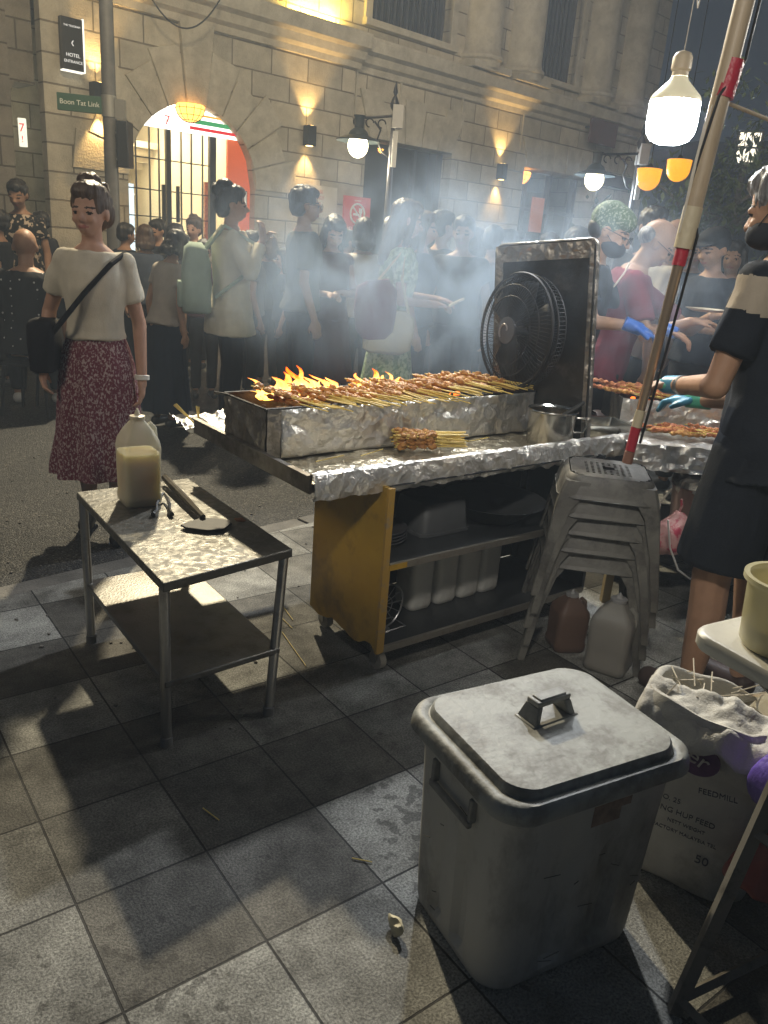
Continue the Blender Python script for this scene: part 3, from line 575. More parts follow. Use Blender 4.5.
# table: greasy top
def tabletop_mat():
    M=mat('greasy_steel_top',(.13,.125,.105),.3,.35,grime=(.10,.07,.04),gscale=11,gamt=.35,glo=.46,ghi=.66); nt=M.node_tree; b=[n for n in nt.nodes if n.type=='BSDF_PRINCIPLED'][0]
    tc=N(nt,'ShaderNodeTexCoord'); n=N(nt,'ShaderNodeTexNoise',Scale=38,Detail=4,Distortion=.6); nt.links.new(tc.outputs['Object'],n.inputs['Vector'])
    n4=N(nt,'ShaderNodeTexNoise',Scale=5,Detail=2); nt.links.new(tc.outputs['Object'],n4.inputs['Vector'])
    ml=N(nt,'ShaderNodeMath',operation='MULTIPLY'); nt.links.new(n.outputs['Fac'],ml.inputs[0]); nt.links.new(n4.outputs['Fac'],ml.inputs[1])
    bp=N(nt,'ShaderNodeBump',Strength=1.,Distance=.006); nt.links.new(ml.outputs[0],bp.inputs['Height']); nt.links.new(bp.outputs[0],b.inputs['Normal'])
    r=N(nt,'ShaderNodeMapRange'); r.inputs['From Min'].default_value=.4; r.inputs['From Max'].default_value=.6; r.inputs['To Min'].default_value=.6; r.inputs['To Max'].default_value=.34; nt.links.new(n.outputs['Fac'],r.inputs[0]); nt.links.new(r.outputs[0],b.inputs['Roughness']); return M
top_m=tabletop_mat()
Ta=[Vector(p) for p in((-1.098,2.657,.53),(-.583,1.953,.53),(-.273,2.279,.53),(-.769,2.927,.53))]
Tg=[Vector(p) for p in((-1.022,2.540,0),(-.587,1.975,0),(-.318,2.175,0),(-.735,2.74,0))]
tc_=sum(Ta,Vector())/4
tb=thing('steel_table','low two tier stainless steel table with greasy top and open lower shelf','table',(tc_.x,tc_.y,0))
off=Vector((tc_.x,tc_.y,0))
def slab(P,th,z=None):
    b=B(); P=[p-off for p in P]; b.loft([[Vector((p.x,p.y,p.z-th)) for p in P],[Vector(p) for p in P]]); return b
obj('tabletop',slab(Ta,.028),top_m,tb,bevel=.004,smooth=30)
Tt=[p.lerp(tc_,.07) for p in Ta]
for g,t in zip(Tg,Tt):
    obj('leg',B().cone(g-off+Vector((0,0,.01)),Vector((t.x,t.y,.503))-off,.0155,n=14),steel_leg,tb)
    obj('foot_cap',B().cone(g-off,g-off+Vector((0,0,.03)),.0185,n=12),mat('grey_rubber',(.15,.15,.15),.7),tb)
sh_=[g.lerp(Vector((t.x,t.y,.503)),.43) for g,t in zip(Tg,Tt)]; cs=sum(sh_,Vector())/4
obj('shelf',slab([p+(p-cs).normalized()*.02 for p in sh_],.02),steel,tb,bevel=.004,smooth=30)
# oil jug
def jug(name,label,cat,loc,rz,w_,h_,oil,clear,oilm,capm,label_txt=None,group=None):
    t=thing(name,label,cat,loc,rz,group)
    def rings(s,zs): return [[Vector((x*s,y*s,z)) for x,y in rrect(w_*k,w_*k,w_*.35*k)] for z,k in zs]
    sh=[(0,.82),(.008,.9),(.03*1,.93),(.045,.88),(h_*.30,.9),(h_*.62,.92),(h_*.70,.86),(h_*.80,.62),(h_*.88,.36),(h_*.90,.28),(h_*.93,.28)]
    b=B().loft(rings(1,sh)); 
    obj('bottle_body',b,clear,t,smooth=50)
    o=[(z,k) for z,k in sh if z<h_*oil]+[(h_*oil,.9 if oil<.65 else .8)]
    obj('oil',B().loft(rings(.965,[(z+.003,k) for z,k in o])),oilm,t,smooth=50)
    obj('screw_cap',B().lathe([(w_*.34,h_*.905),(w_*.36,h_*.92),(w_*.36,h_*.945),(w_*.16,h_*.955),(w_*.10,h_*.99),(w_*.03,h_*1.02)],n=18,cap=True),capm,t)
    hb=B().tube([(w_*.55,0,h_*.86),(w_*.80,0,h_*.80),(w_*.86,0,h_*.68),(w_*.80,0,h_*.60)],w_*.13,n=8); obj('handle',hb,clear,t); return t
clear=mat('cloudy_plastic',(.80,.78,.66),.28,alpha=.48)
oilm=mat('palm_oil',(.58,.46,.19),.3,c2=(.68,.56,.28),scale=9); _b=[q for q in oilm.node_tree.nodes if q.type=='BSDF_PRINCIPLED'][0]; _b.inputs['Subsurface Weight'].default_value=1.; _b.inputs['Subsurface Scale'].default_value=.12; _b.inputs['Subsurface Radius'].default_value=(1,.9,.55)
jg=jug('oil_jug','large clear plastic jug of yellow oil standing on the steel table','bottle',(-.853,2.60,.531),R(35),.070,.325,.56,clear,oilm,mat('cap_cream',(.7,.62,.45),.4))
# tongs
p=G(163,505,.545)
tg=thing('tongs','small dark steel tongs lying open on the table in front of the jug','tongs',(p.x,p.y,.534),R(15))
for s in(-1,1):
    obj('tong_arm',B().tube([(0,.10,.022),(s*.012,.06,.018),(s*.022,0,.012),(s*.020,-.05,.008),(s*.030,-.085,.006)],[.004,.006,.006,.007,.009],n=6),mat('dark_steel',(.08,.08,.08),.35,.8),tg)
# long flat scraper / fan with black blade
q0=G(166,478,.56); q1=G(203,517,.55)
ax_=(q1-q0).normalized()
sc1=thing('charcoal_scraper','long handled scraper with a black rounded blade lying across the steel table','scraper',(q0.x,q0.y,.545),math.atan2(ax_.y,ax_.x))
L_=(q1-q0).length
obj('handle',B().tube([(-.02,0,.012),(.02,0,.010),(L_*.5,0,.008),(L_,0,.004)],[.012,.014,.013,.010],n=8),mat('worn_handle',(.10,.085,.06),.4,.5,grime=(.3,.28,.2),gscale=20),sc1)
bb=B(); P=[(L_-.01,-.012),(L_+.03,-.085),(L_+.06,-.075),(L_+.105,-.02),(L_+.11,.03),(L_+.07,.075),(L_+.03,.07),(L_-.01,.012)]
bb.prism(P,(-.008,-.001)); obj('blade',bb,mat('blade_black',(.015,.013,.011),.6,.0,c2=(.04,.035,.03),scale=20),sc1,smooth=0,bevel=.002)
p=G(240,521,.535); tag(obj('meat_scrap',B().ell((0,0,.006),(.022,.009,.006),n=10,k=6).jitter(.004,60),mat('char_meat',(.22,.09,.03),.5),loc=(p.x,p.y,.533)),'small charred scrap of meat near the right corner of the steel table','food scrap')

# ---- cart
cc=Vector((.02,2.487,0)); CR=R(38.5)
cu_=Vector((math.cos(CR),math.sin(CR),0)); cv_=Vector((-math.sin(CR),math.cos(CR),0))
def CU(u,v,z=0): return cc+cu_*u+cv_*v+Vector((0,0,z))
cart=thing('satay_cart','yellow sided wheeled cart with two open dark shelves under the foil lined tray','cart',tuple(cc),CR)
yel=mat('yellow_paint',(.50,.30,.025),.42,c2=(.40,.225,.02),scale=3,grime=(.09,.06,.025),gscale=5,gamt=.75,glo=.5,ghi=.72,bump=.1,bscale=30)
dkp=mat('dark_panel',(.030,.034,.040),.5,grime=(.08,.07,.05),gscale=5,gamt=.5)
pan=B(); nn_=14
# side panel with a worn wavy lower edge
V0=[];V1=[]
for i in range(nn_+1):
    y=.43*i/nn_; zb=.085+(.02*noise.noise(Vector((y*14,1,0)))+.012*math.sin(y*30) if 0<i<nn_ else 0)
    V0.append((y,zb))
pan.loft([[Vector((x,y,z)) for y,z in V0]+[Vector((x,.43,.69)),Vector((x,0,.69))] for x in(-.018,0)])
obj('side_panel',pan,yel,cart,smooth=0)
obj('corner_strip',B().bx(-.020,.006,-.012,-.001,.08,.69).bx(-.019,.012,-.0115,.004,.082,.40),mat('strip_yellow',(.45,.27,.05),.5,.1,grime=(.25,.22,.18),gscale=14,gamt=.9),cart,smooth=0)
obj('side_panel',B().bx(1.10,1.118,0,.43,.085,.69),dkp,cart,smooth=0)
obj('back_panel',B().bx(.001,1.099,.415,.43,.10,.69),dkp,cart,smooth=0)
shm=mat('shelf_metal',(.07,.075,.08),.35,.6,grime=(.03,.03,.03),gscale=6)
lip=mat('lip_metal',(.35,.32,.27),.4,.7,grime=(.15,.08,.03),gscale=10)
for z in(.085,.40):
    s_=obj('shelf',B().bx(.001,1.099,.004,.414,z,z+.012),shm,cart,smooth=0)
    obj('shelf_edge',B().bx(.014,1.10,-.010,.003,z-.008,z+.016),lip,s_,smooth=0)
obj('shelf_mark',B().bx(.007,.085,-.0125,-.0105,.394,.414),yel,cart,smooth=0)
obj('frame_rail',B().bx(0,1.1,.02,.40,.685,.69),dkp,cart,smooth=0)
for (x,y) in((.02,.03),(.03,.39),(1.07,.03),(1.07,.39)):
    w_=obj('caster',B().bx(x-.022,x+.022,y-.02,y+.02,.068,.079).bx(x-.02,x-.016,y-.014,y+.014,.03,.07).bx(x+.016,x+.02,y-.014,y+.014,.03,.07),steel_leg,cart,smooth=0)
    obj('wheel',B().cone((x-.013,y-.005,.034),(x+.013,y-.005,.034),.034,n=20).cone((x-.015,y-.005,.034),(x+.015,y-.005,.034),.010,n=10),mat('wheel_grey',(.32,.30,.26),.6,grime=(.05,.05,.05)),w_)
# cart contents
wp=mat('frosted_plastic',(.55,.55,.52),.45,grime=(.25,.23,.2),gscale=6)
for i,(u,lab) in enumerate(((.33,'nearest the yellow side'),(.46,'second from the yellow side'),(.585,'third from the yellow side'),(.70,'farthest from the yellow side'))):
    t=thing('plastic_jar','white plastic jar on the bottom shelf of the cart, '+lab,'jar',tuple(CU(u,.22,.0985)),CR,'white jars on the cart shelf')
    obj('jar_body',B().loft([[Vector((x,y,z)) for x,y in rrect(.055*k,.06*k,.025*k)] for z,k in((0,.88),(.012,.98),(.02,1),(.19,1),(.21,.9))]),wp,t,smooth=50)
    obj('jar_lid',B().lathe([(.045,.205),(.045,.225),(.01,.228)],n=18,cap=True),mat('lid_grey',(.3,.3,.3),.5),t)
dfan=thing('wire_guard','round wire fan guard leaning just inside the cart behind the yellow panel','fan guard',tuple(CU(.10,.10,.0985)),CR+R(8))
b=B(); b.tube([(.085*math.cos(2*PI*i/28),.0,.095+.085*math.sin(2*PI*i/28)) for i in range(28)],.0035,n=6,closed=True)
for k in range(12):
    a=2*PI*k/12; b.cone((.02*math.cos(a),.012,.095+.02*math.sin(a)),(.085*math.cos(a),0,.095+.085*math.sin(a)),.0013,n=5)
b.tube([(.085*.4*math.cos(2*PI*i/20),.004,.095+.085*.4*math.sin(2*PI*i/20)) for i in range(20)],.0013,n=5,closed=True)
b.lathe([(.02,-.004),(.02,.004)],n=14,cap=True)
obj('guard_rim',b,mat('wire_steel',(.35,.35,.36),.35,.7),dfan); obj('guard_base',B().tube([(-.07,-.02,.004),(.08,-.03,.004),(.09,.05,.004),(-.06,.06,.004)],.003,n=6,closed=True).cone((0,.02,.004),(0,.005,.03),.006,n=8),mat('wire_steel',(.35,.35,.36),.35,.7),dfan)
pl=thing('stacked_plates','stack of dark oval plates on the upper cart shelf','plates',tuple(CU(.12,.22,.413)),CR)
for i in range(4): obj('plate',B().lathe([(.03,.003+i*.012),(.085,.004+i*.012),(.115,.018+i*.012),(.112,.020+i*.012),(.083,.008+i*.012),(.001,.006+i*.012)],n=24),mat('dark_plate',(.06,.06,.065),.3),pl)
wk=thing('shallow_basin','wide shallow dark basin on the upper cart shelf','basin',tuple(CU(.70,.20,.413)),CR)
obj('basin_body',B().lathe([(.08,.001),(.10,.004),(.20,.085),(.215,.088),(.195,.082),(.09,.010),(.001,.007)],n=32),mat('basin_grey',(.10,.105,.11),.35,.4),wk)
ov=thing('upturned_tub','upturned grey plastic tub beside the plates on the upper cart shelf','tub',tuple(CU(.40,.24,.413)),CR)
obj('tub_body',B().loft([[Vector((x,y,z)) for x,y in rrect(.12*k,.10*k,.03)] for z,k in((0,1.05),(.012,1.05),(.013,1),(.12,.9),(.125,.86))]),mat('tub_grey',(.09,.095,.10),.5),ov,smooth=45)

# ---- foil covered tray resting on the cart
tray=thing('foil_tray','wide steel tray lined with greasy crumpled foil resting on the cart','tray',tuple(cc+Vector((0,0,.69))),CR)
def grid(b,x0,x1,y0,y1,nx,ny,zf,amp=0,seed=0,mi=0):
    V=[]
    for i in range(nx+1):
        for j in range(ny+1):
            x=x0+(x1-x0)*i/nx; y=y0+(y1-y0)*j/ny; q=Vector((x*16+seed,y*16,seed)); z=zf(x,y)+amp*noise.noise(q)+amp*.6*noise.noise(q*2.7)
            V.append(b.bm.verts.new((x,y,z)))
    for i in range(nx):
        for j in range(ny):
            b.bm.faces.new((V[i*(ny+1)+j],V[(i+1)*(ny+1)+j],V[(i+1)*(ny+1)+j+1],V[i*(ny+1)+j+1])).material_index=mi
tp=B(); 
def tray_edge(u): return -.005-.05*math.exp(-((u-1.2)/.22)**2)*0
tp.bx(-.28,1.30,.05,.90,.004,.012); tp.bx(-.29,-.28,.05,.90,.0,.062); tp.bx(-.30,-.29,.05,.90,.056,.062); tp.bx(1.30,1.31,.05,.9,.0,.062)
obj('tray_base',tp,mat('tray_steel',(.35,.33,.30),.35,.8,c2=(.16,.14,.12),scale=6,grime=(.03,.025,.02),gscale=5,gamt=.8),tray,smooth=0)
b=B(); grid(b,-.279,1.29,.062,.89,120,60,lambda x,y:.024+.006*max(0,noise.noise(Vector((x*3,y*3,4)))),.0065,3); obj('foil_lining',b,foil_g,tray,smooth=0)
# front rolled foil skirt, hanging over the edge
b=B(); prof_=[(y_+.05,z_) for y_,z_ in((.03,.030),(.015,.055),(.002,.066),(-.012,.062),(-.020,.045),(-.024,.022),(-.026,.0),(-.022,-.016),(-.018,-.022))]
rings=[]
nx=150
for i in range(nx+1):
    x=-.285+1.60*i/nx; r_=[]
    for j,(y,z) in enumerate(prof_):
        q=Vector((x*20,j*.8,2)); a=.006 if j<6 else .011
        r_.append(Vector((x,y+a*noise.noise(q)+.004*noise.noise(q*2.6),z+(.004 if j<6 else .014)*noise.noise(q+Vector((9,9,9)))+.003*noise.noise(q*3))))
    rings.append(r_)
b.loft(rings,closed=False,cap=False); sk=obj('foil_skirt',b,foil,tray,smooth=25)
s_=sk.modifiers.new('s','SOLIDIFY'); s_.thickness=.0012
# ---- charcoal grill
gx0,gx1,gy0,gy1=-.27,1.03,.36,.66
gl=thing('charcoal_grill','long foil clad charcoal trough grill standing on the tray','grill',tuple(cc+Vector((0,0,.72))),CR)
b=B(); 
for (x0,x1,y0,y1) in((gx0,gx1,gy0,gy0+.004),(gx0,gx1,gy1-.004,gy1),(gx0,gx0+.004,gy0+.005,gy1-.005),(gx1-.004,gx1,gy0+.005,gy1-.005)): b.bx(x0,x1,y0,y1,.0,.17)
b.bx(gx0+.004,gx1-.004,gy0+.004,gy1-.004,.06,.064); obj('trough',b,soot,gl,smooth=0)
b=B(); rings=[]
for i in range(111):
    x=gx0+.05+(gx1-gx0-.05)*i/110; r_=[]
    for j in range(13):
        z=.003+.168*j/12; q=Vector((x*18,z*18,5)); r_.append(Vector((x,gy0-.006-.020*abs(noise.noise(q*.7))-.006*abs(noise.noise(q*2.2)),z)))
    rings.append(r_)
b.loft(rings,closed=False,cap=False); o=obj('foil_front',b,foil,gl,smooth=25); o.modifiers.new('s','SOLIDIFY').thickness=.001
b=B(); rings=[]
for i in range(9):
    x=gx0-.004+.054*i/8; rings.append([Vector((x,gy0-.008-.006*abs(noise.noise(Vector((x*30,j*.7,1)))),.003+.170*j/10)) for j in range(11)])
b.loft(rings,closed=False,cap=False); rings=[]
for i in range(20):
    y=gy0-.006+(gy1-gy0)*i/19; rings.append([Vector((gx0-.007-.012*abs(noise.noise(Vector((y*25,j*.6,7)))),y,.003+.168*j/10)) for j in range(11)])
b.loft(rings,closed=False,cap=False); obj('foil_end',b,foil_s,gl,smooth=25)
b=B()
for y in(gy0-.002,gy1): b.tube([(gx0-.01,y,.172),(gx1+.01,y,.172)],.006,n=8)
b.tube([(gx0-.045,gy1+.01,.176),(gx0-.01,gy1-.02,.172),(gx0-.002,gy0,.172)],.005,n=6)
obj('top_rail',b,soot,gl)
ch=B(); r=random.Random(3)
for i in range(420):
    x=r.uniform(gx0+.02,gx1-.02); y=r.uniform(gy0+.02,gy1-.02); s=r.uniform(.010,.022)
    ch.ell((x,y,.075+r.uniform(0,.05)),(s,s*.8,s*.7),n=6,k=4,mi=1 if r.random()<.10 else 0)
kc=obj('charcoal',ch,[mat('charcoal_black',(.012,.011,.011),.8,c2=(.16,.15,.14),scale=40,lo=.55,hi=.75),mat('ember',(.1,.02,.01),.8,emit=(1,.18,.02),es=3)],gl,smooth=0); kc['kind']='stuff'
# ---- flames
def flame(label,u0,u1,v,z0,n,hm,seed):
    r=random.Random(seed); t=thing('flame',label,'flame',tuple(CU((u0+u1)/2,v,z0)),CR); W=(u1-u0)/2
    M=_m.get('fire')
    if not M:
        M=bpy.data.materials.new('fire'); _m['fire']=M; M.use_nodes=True; nt=M.node_tree; nt.nodes.clear()
        o=N(nt,'ShaderNodeOutputMaterial'); e=N(nt,'ShaderNodeEmission'); tc=N(nt,'ShaderNodeTexCoord'); sp=N(nt,'ShaderNodeSeparateXYZ'); n1=N(nt,'ShaderNodeTexNoise',Scale=22,Detail=3)
        cr=N(nt,'ShaderNodeValToRGB'); E_=cr.color_ramp.elements; E_[0].position=.0; E_[0].color=(1,.36,.04,1); E_[1].position=1; E_[1].color=(.9,.10,.005,1); k=E_.new(.35); k.color=(1,.55,.12,1)
        ad=N(nt,'ShaderNodeMath',operation='MULTIPLY_ADD'); ad.inputs[1].default_value=9; nt.links.new(tc.outputs['Object'],sp.inputs[0]); nt.links.new(sp.outputs[2],ad.inputs[0]); nt.links.new(tc.outputs['Object'],n1.inputs['Vector'])
        s2=N(nt,'ShaderNodeMath',operation='MULTIPLY_ADD'); s2.inputs[1].default_value=1.4; s2.inputs[2].default_value=-.55; nt.links.new(n1.outputs['Fac'],s2.inputs[0]); nt.links.new(s2.outputs[0],ad.inputs[2])
        nt.links.new(ad.outputs[0],cr.inputs[0]); nt.links.new(cr.outputs[0],e.inputs[0]); 
        tr=N(nt,'ShaderNodeBsdfTransparent'); mx=N(nt,'ShaderNodeMixShader'); lw=N(nt,'ShaderNodeLayerWeight',Blend=.35); mr=N(nt,'ShaderNodeMapRange'); mr.inputs['To Min'].default_value=.05; mr.inputs['To Max'].default_value=1.25
        nt.links.new(lw.outputs['Facing'],mr.inputs[0]); nt.links.new(mr.outputs[0],mx.inputs[0]); nt.links.new(e.outputs[0],mx.inputs[1]); nt.links.new(tr.outputs[0],mx.inputs[2]); nt.links.new(mx.outputs[0],o.inputs[0]); e.inputs[1].default_value=5.5
    for i in range(n):
        x=-W+2*W*(i+.5)/n+r.uniform(-.01,.01); h=hm*r.uniform(.4,1.05)*(1-.35*abs(x/W)); y=r.uniform(-.03,.03); lean=r.uniform(-1.3,-.2); b=B(); rs=[]
        w0=r.uniform(.011,.026); ph=r.uniform(0,6)
        for k in range(9):
            f=k/8; rr=w0*(.55+.9*f)*(1-f)**.8*1.3+.0007; cx=x+lean*h*f*f*.8+.012*math.sin(ph+f*8)*(.3+f); cy=y+.006*math.sin(ph*2+f*6)*f
            rs.append([Vector((cx+rr*math.cos(2*PI*q/10),cy+rr*.6*math.sin(2*PI*q/10),h*f)) for q in range(10)])
        b.loft(rs); obj('flame_tongue',b,M,t)
    return t
flame('wider cluster of orange flames at the left end of the grill',-.17,.18,.60,.875,26,.12,4)
flame('smaller cluster of orange flames near the middle of the grill',.25,.53,.62,.880,18,.09,9)
# ---- skewers
meatm=[mat('satay_a',(.62,.30,.075),.38,c2=(.30,.115,.03),scale=45,bump=.6,bscale=120),mat('satay_b',(.74,.40,.12),.36,c2=(.45,.19,.05),scale=40,bump=.6,bscale=120)]
raw=mat('satay_raw',(.60,.24,.09),.35,c2=(.48,.14,.06),scale=40,bump=.5,bscale=110)
bam=mat('bamboo',(.80,.62,.18),.5,c2=(.68,.50,.13),scale=12)
def skew_proto(seed,mm):
    r=random.Random(seed); b=B(); n=r.choice((4,5,5))
    for i in range(n):
        x=-.12+.11*i/(n-1); b.ell((x,r.uniform(-.002,.002),r.uniform(-.001,.002)),(.016+r.uniform(-.002,.004),.0095+r.uniform(-.002,.003),.008+r.uniform(-.001,.003)),n=9,k=6)
    b.jitter(.007,75,seed); o=obj('satay_skewer',b,mm,smooth=60)
    obj('bamboo_stick',B().cone((-.145,0,0),(.125,0,0),.0027,.0025,n=6),bam,o); return o
protos={k:[skew_proto(s+k*10,m_) for s,m_ in enumerate((meatm[0],meatm[1],meatm[0],meatm[1]) if k==0 else (raw,meatm[1],raw))] for k in(0,1)}
used=set()
def place_skewer(k,p,rz,tilt,roll_,label,group,s=1.):
    i=rnd.randrange(len(protos[k])); o=protos[k][i]
    if (k,i) in used: o=copy_tree(o)
    used.add((k,i)); o.location=p; o.rotation_euler=(roll_,tilt,rz); o.scale=(s,s,s); tag(o,label,'skewer',group); return o
la='satay skewer lying in the long row over the coals of the front grill'
for i in range(82):
    u=gx0+.12+(gx1-gx0-.22)*(i/81)**1.0+rnd.uniform(-.012,.012); lay=rnd.choice((0,0,1,1,2)); v=gy0+.045+rnd.uniform(-.03,.03)+(.02 if u>.6 else 0)
    p=CU(u,v,.72+.180+lay*.010+(.018 if u>.55 else 0))
    place_skewer(0,p,CR-R(90)+R(rnd.uniform(18,50)),R(rnd.uniform(2,10)),rnd.uniform(0,6),la,'satay skewers on the front grill')
for i in range(16):  # back layer
    u=gx0+.55+.7*rnd.random(); p=CU(u,gy0+.17,.72+.185+rnd.uniform(0,.02)); place_skewer(0,p,CR-R(90)+R(rnd.uniform(-20,60)),R(rnd.uniform(-4,6)),rnd.uniform(0,6),la,'satay skewers on the front grill')
bp0=G(405,447,.735); bp1=G(462,447,.74); ang=math.atan2((bp1-bp0).y,(bp1-bp0).x)
for i in range(34):
    a=i%7; l=i//7; p=bp0+Vector((.10*math.cos(ang),.10*math.sin(ang),0))+Vector((-math.sin(ang),math.cos(ang),0))*(-.03+.012*a)+Vector((rnd.uniform(-.012,.012),0,.012+l*.011))
    place_skewer(0,p,ang+R(rnd.uniform(-9,12)),R(rnd.uniform(-4,4)),rnd.uniform(0,6),'cooked satay skewer in the pile on the foil tray in front of the grill','pile of cooked satay skewers')
for k_ in protos:
    for i_,o_p in enumerate(protos[k_]):
        if (k_,i_) not in used and k_==0:
            for c_h in list(o_p.children): bpy.data.objects.remove(c_h)
            bpy.data.objects.remove(o_p)
# loose sticks on tray
for (x,y) in((330,459),(372,453),(478,440)):
    p=G(x,y,.735); tag(obj('bamboo_stick',B().cone((-.07,0,0),(.07,0,0),.002,n=6),bam,loc=(p.x,p.y,.737)),'bare bamboo stick lying on the foil of the front tray','stick','loose sticks on the tray').rotation_euler=(0,0,rnd.uniform(.3,1.1))
# foil heap beyond left end of the cart
p=G(212,432,.62); fh=thing('foil_parcel','crumpled foil tray with used sticks hanging behind the left end of the grill','foil tray',(p.x-.02,p.y+.05,.60),CR)
b=B(); grid(b,-.13,.13,-.14,.14,30,30,lambda x,y:.05*(abs(x/.13)**4+abs(y/.14)**4)*.6+.02,.02,8); obj('foil_sheet',b,foil,fh,smooth=25).modifiers.new('s','SOLIDIFY').thickness=.001
b=B()
for i in range(6): a=rnd.uniform(0,3); b.cone((-.05,.0,.03),(-.05+.13*math.cos(a)*.4-.05,.1*math.sin(a),.12),.002,n=5)
obj('bamboo_stick',b,bam,fh); obj('bracket',B().bx(.05,.3,-.02,.02,-.02,.0),soot,fh,smooth=0)
# pot, ladle, steel pan
p=G(546,447,.715); pot=thing('steel_pot','round stainless steel pot at the right end of the tray','pot',(p.x+.02,p.y+.06,.716))
obj('pot_body',B().lathe([(.001,.004),(.088,.0),(.094,.008),(.096,.135),(.104,.142),(.102,.146),(.093,.137),(.090,.012),(.001,.010)],n=40),mat('pot_steel',(.55,.54,.5),.22,1,grime=(.2,.15,.08),gscale=8,gamt=.4,bump=.05),pot,smooth=40)
obj('sauce',B().lathe([(.001,.075),(.0915,.075)],n=30),mat('peanut_oil',(.20,.11,.03),.15),pot)
obj('handle',B().tube([(.094,.0,.115),(.135,-.01,.118),(.142,-.01,.09),(.13,-.01,.06),(.096,0,.055)],.005,n=8),mat('pot_steel2',(.6,.6,.57),.25,1),pot)
ld=thing('basting_brush','dark handled basting brush leaning in the steel pot','brush',(p.x+.02,p.y+.06,.80))
obj('handle',B().tube([(.0,.0,0),(.05,.01,.04),(.10,.015,.075),(.125,.02,.095)],[.007,.008,.010,.008],n=8),mat('brush_handle',(.05,.05,.05),.35,.3),ld); obj('brush_head',B().box((-.02,0,-.02),(.05,.03,.03)),mat('bristle',(.25,.18,.1),.9),ld)
p=G(592,436,.72); pan_=thing('steel_pan','rectangular stainless steel pan on the tray beside the pot','pan',(p.x+.02,p.y+.04,.716),R(15))
def pan_rings(zk,hx,hy,r_): return [[Vector((x,y,z)) for x,y in rrect(hx*k,hy*k,r_)] for z,k in zk]
obj('pan_body',B().loft(pan_rings(((.0,.86),(.004,.9),(.06,.97),(.062,1.06),(.066,1.06),(.065,.96),(.006,.88),(.005,.1)),.135,.095,.02)),mat('pot_steel',(.55,.54,.5),.22,1),pan_,smooth=40)
# ---- smoke-blackened heat shield board
r0=AT(592,411,3.25); r1=AT(599,237,3.25); l1=AT(502,232,3.62)
hw=(Vector((l1.x,l1.y,0))-Vector((r0.x,r0.y,0))); Wd=hw.length-.075; z0,z1=.735,(r1.z+l1.z)/2
hb=thing('heat_shield','tall foil wrapped board standing upright behind the fan, blackened by smoke','board',(r0.x,r0.y,z0),math.atan2(hw.y,hw.x))
Hh=z1-z0
hb.rotation_euler=(0,R(6.5),math.atan2(hw.y,hw.x))
P=[(0,0),(Wd,0)]+[(Wd-.03+.03*math.cos(R(a)),Hh-.03+.03*math.sin(R(a))) for a in range(0,91,18)]+[(.03+.03*math.cos(R(a)),Hh-.03+.03*math.sin(R(a))) for a in range(90,181,18)]
b=B().loft([[Vector((x,y,z)) for x,z in P] for y in(-.018,.018)]); obj('board',b,mat('smoked_board',(.055,.055,.055),.4,.5,c2=(.025,.024,.024),scale=4,grime=(.14,.13,.12),gscale=9,gamt=.5,bump=.5,bscale=14),hb,smooth=0)
b=B(); 
def strip(xa,xb,za,zb,nx,nz,sd):
    for sgn_ in(1,):
        rs=[]
        for i in range(nx+1):
            x=xa+(xb-xa)*i/nx; rs.append([Vector((x,.021+.004*noise.noise(Vector((x*40,(za+(zb-za)*j/nz)*40,sd))) ,za+(zb-za)*j/nz)) for j in range(nz+1)])
        b.loft(rs,closed=False,cap=False)
strip(.004,Wd-.004,Hh-.07,Hh-.004,60,9,1); strip(.004,.022,.0,Hh-.07,6,60,2); strip(Wd-.045,Wd-.004,0,Hh-.07,6,60,3)
obj('foil_border',b,foil_s,hb,smooth=25)
b=B(); b.tube([(x*.998+.001,0,z) for x,z in P[1:]]+[(0,0,0)],.009,n=8); b.jitter(.004,30); obj('foil_rim',b,foil_s,hb,smooth=30)
# ---- pedestal fan
fc=AT(515,331,3.40)
fn=thing('pedestal_fan','black round wire cage fan standing in the smoke in front of the heat shield','fan',(fc.x,fc.y,0))
fa=Vector((-.86,-.50,.05)).normalized(); fq=fa.to_track_quat('Z','Y').to_matrix().to_4x4(); T=Matrix.Translation((0,0,fc.z))@fq
RF=.234
def ringp(r_,z,n=48): return [T@Vector((r_*math.cos(2*PI*i/n),r_*math.sin(2*PI*i/n),z)) for i in range(n)]
b=B(); b.tube(ringp(RF,0),.0065,n=6,closed=True); b.tube(ringp(RF,-.03),.004,n=6,closed=True); b.tube(ringp(RF*.97,-.075),.003,n=6,closed=True)
for k in range(84):
    a=2*PI*k/84; tw=.22
    pr=[(RF,0,0),(RF*.92,.022,.02),(RF*.6,.038,.08),(RF*.22,.045,.14)]; b.tube([T@Vector((q*math.cos(a+s),q*math.sin(a+s),z)) for q,z,s in pr],.0013,n=4)
    pr=[(RF,-.03,0),(RF*.97,-.075,.02),(RF*.7,-.10,.05),(RF*.25,-.11,.1)]; b.tube([T@Vector((q*math.cos(a+s),q*math.sin(a+s),z)) for q,z,s in pr],.0013,n=4)
for q,z in((RF*.6,.038),(RF*.8,.030)): b.tube(ringp(q,z),.002,n=5,closed=True)
fcg=obj('wire_cage',b,mat('fan_black',(.014,.014,.016),.6,c2=(.03,.03,.033),scale=20),fn)
b=B(); b.lathe([(.001,.052),(.03,.052),(.055,.048),(.056,.040),(.001,.04)],n=24); 
for v in b.bm.verts: v.co=T@v.co
obj('hub_badge',b,mat('badge_grey',(.12,.12,.13),.4,.3),fn)
b=B(); b.tube([T@Vector(((.012+.0035*i)*math.cos(i*.5),(.012+.0035*i)*math.sin(i*.5),.0545)) for i in range(9)],.004,n=5); obj('badge_swirl',b,mat('swirl_pale',(.3,.28,.28),.4),fn)
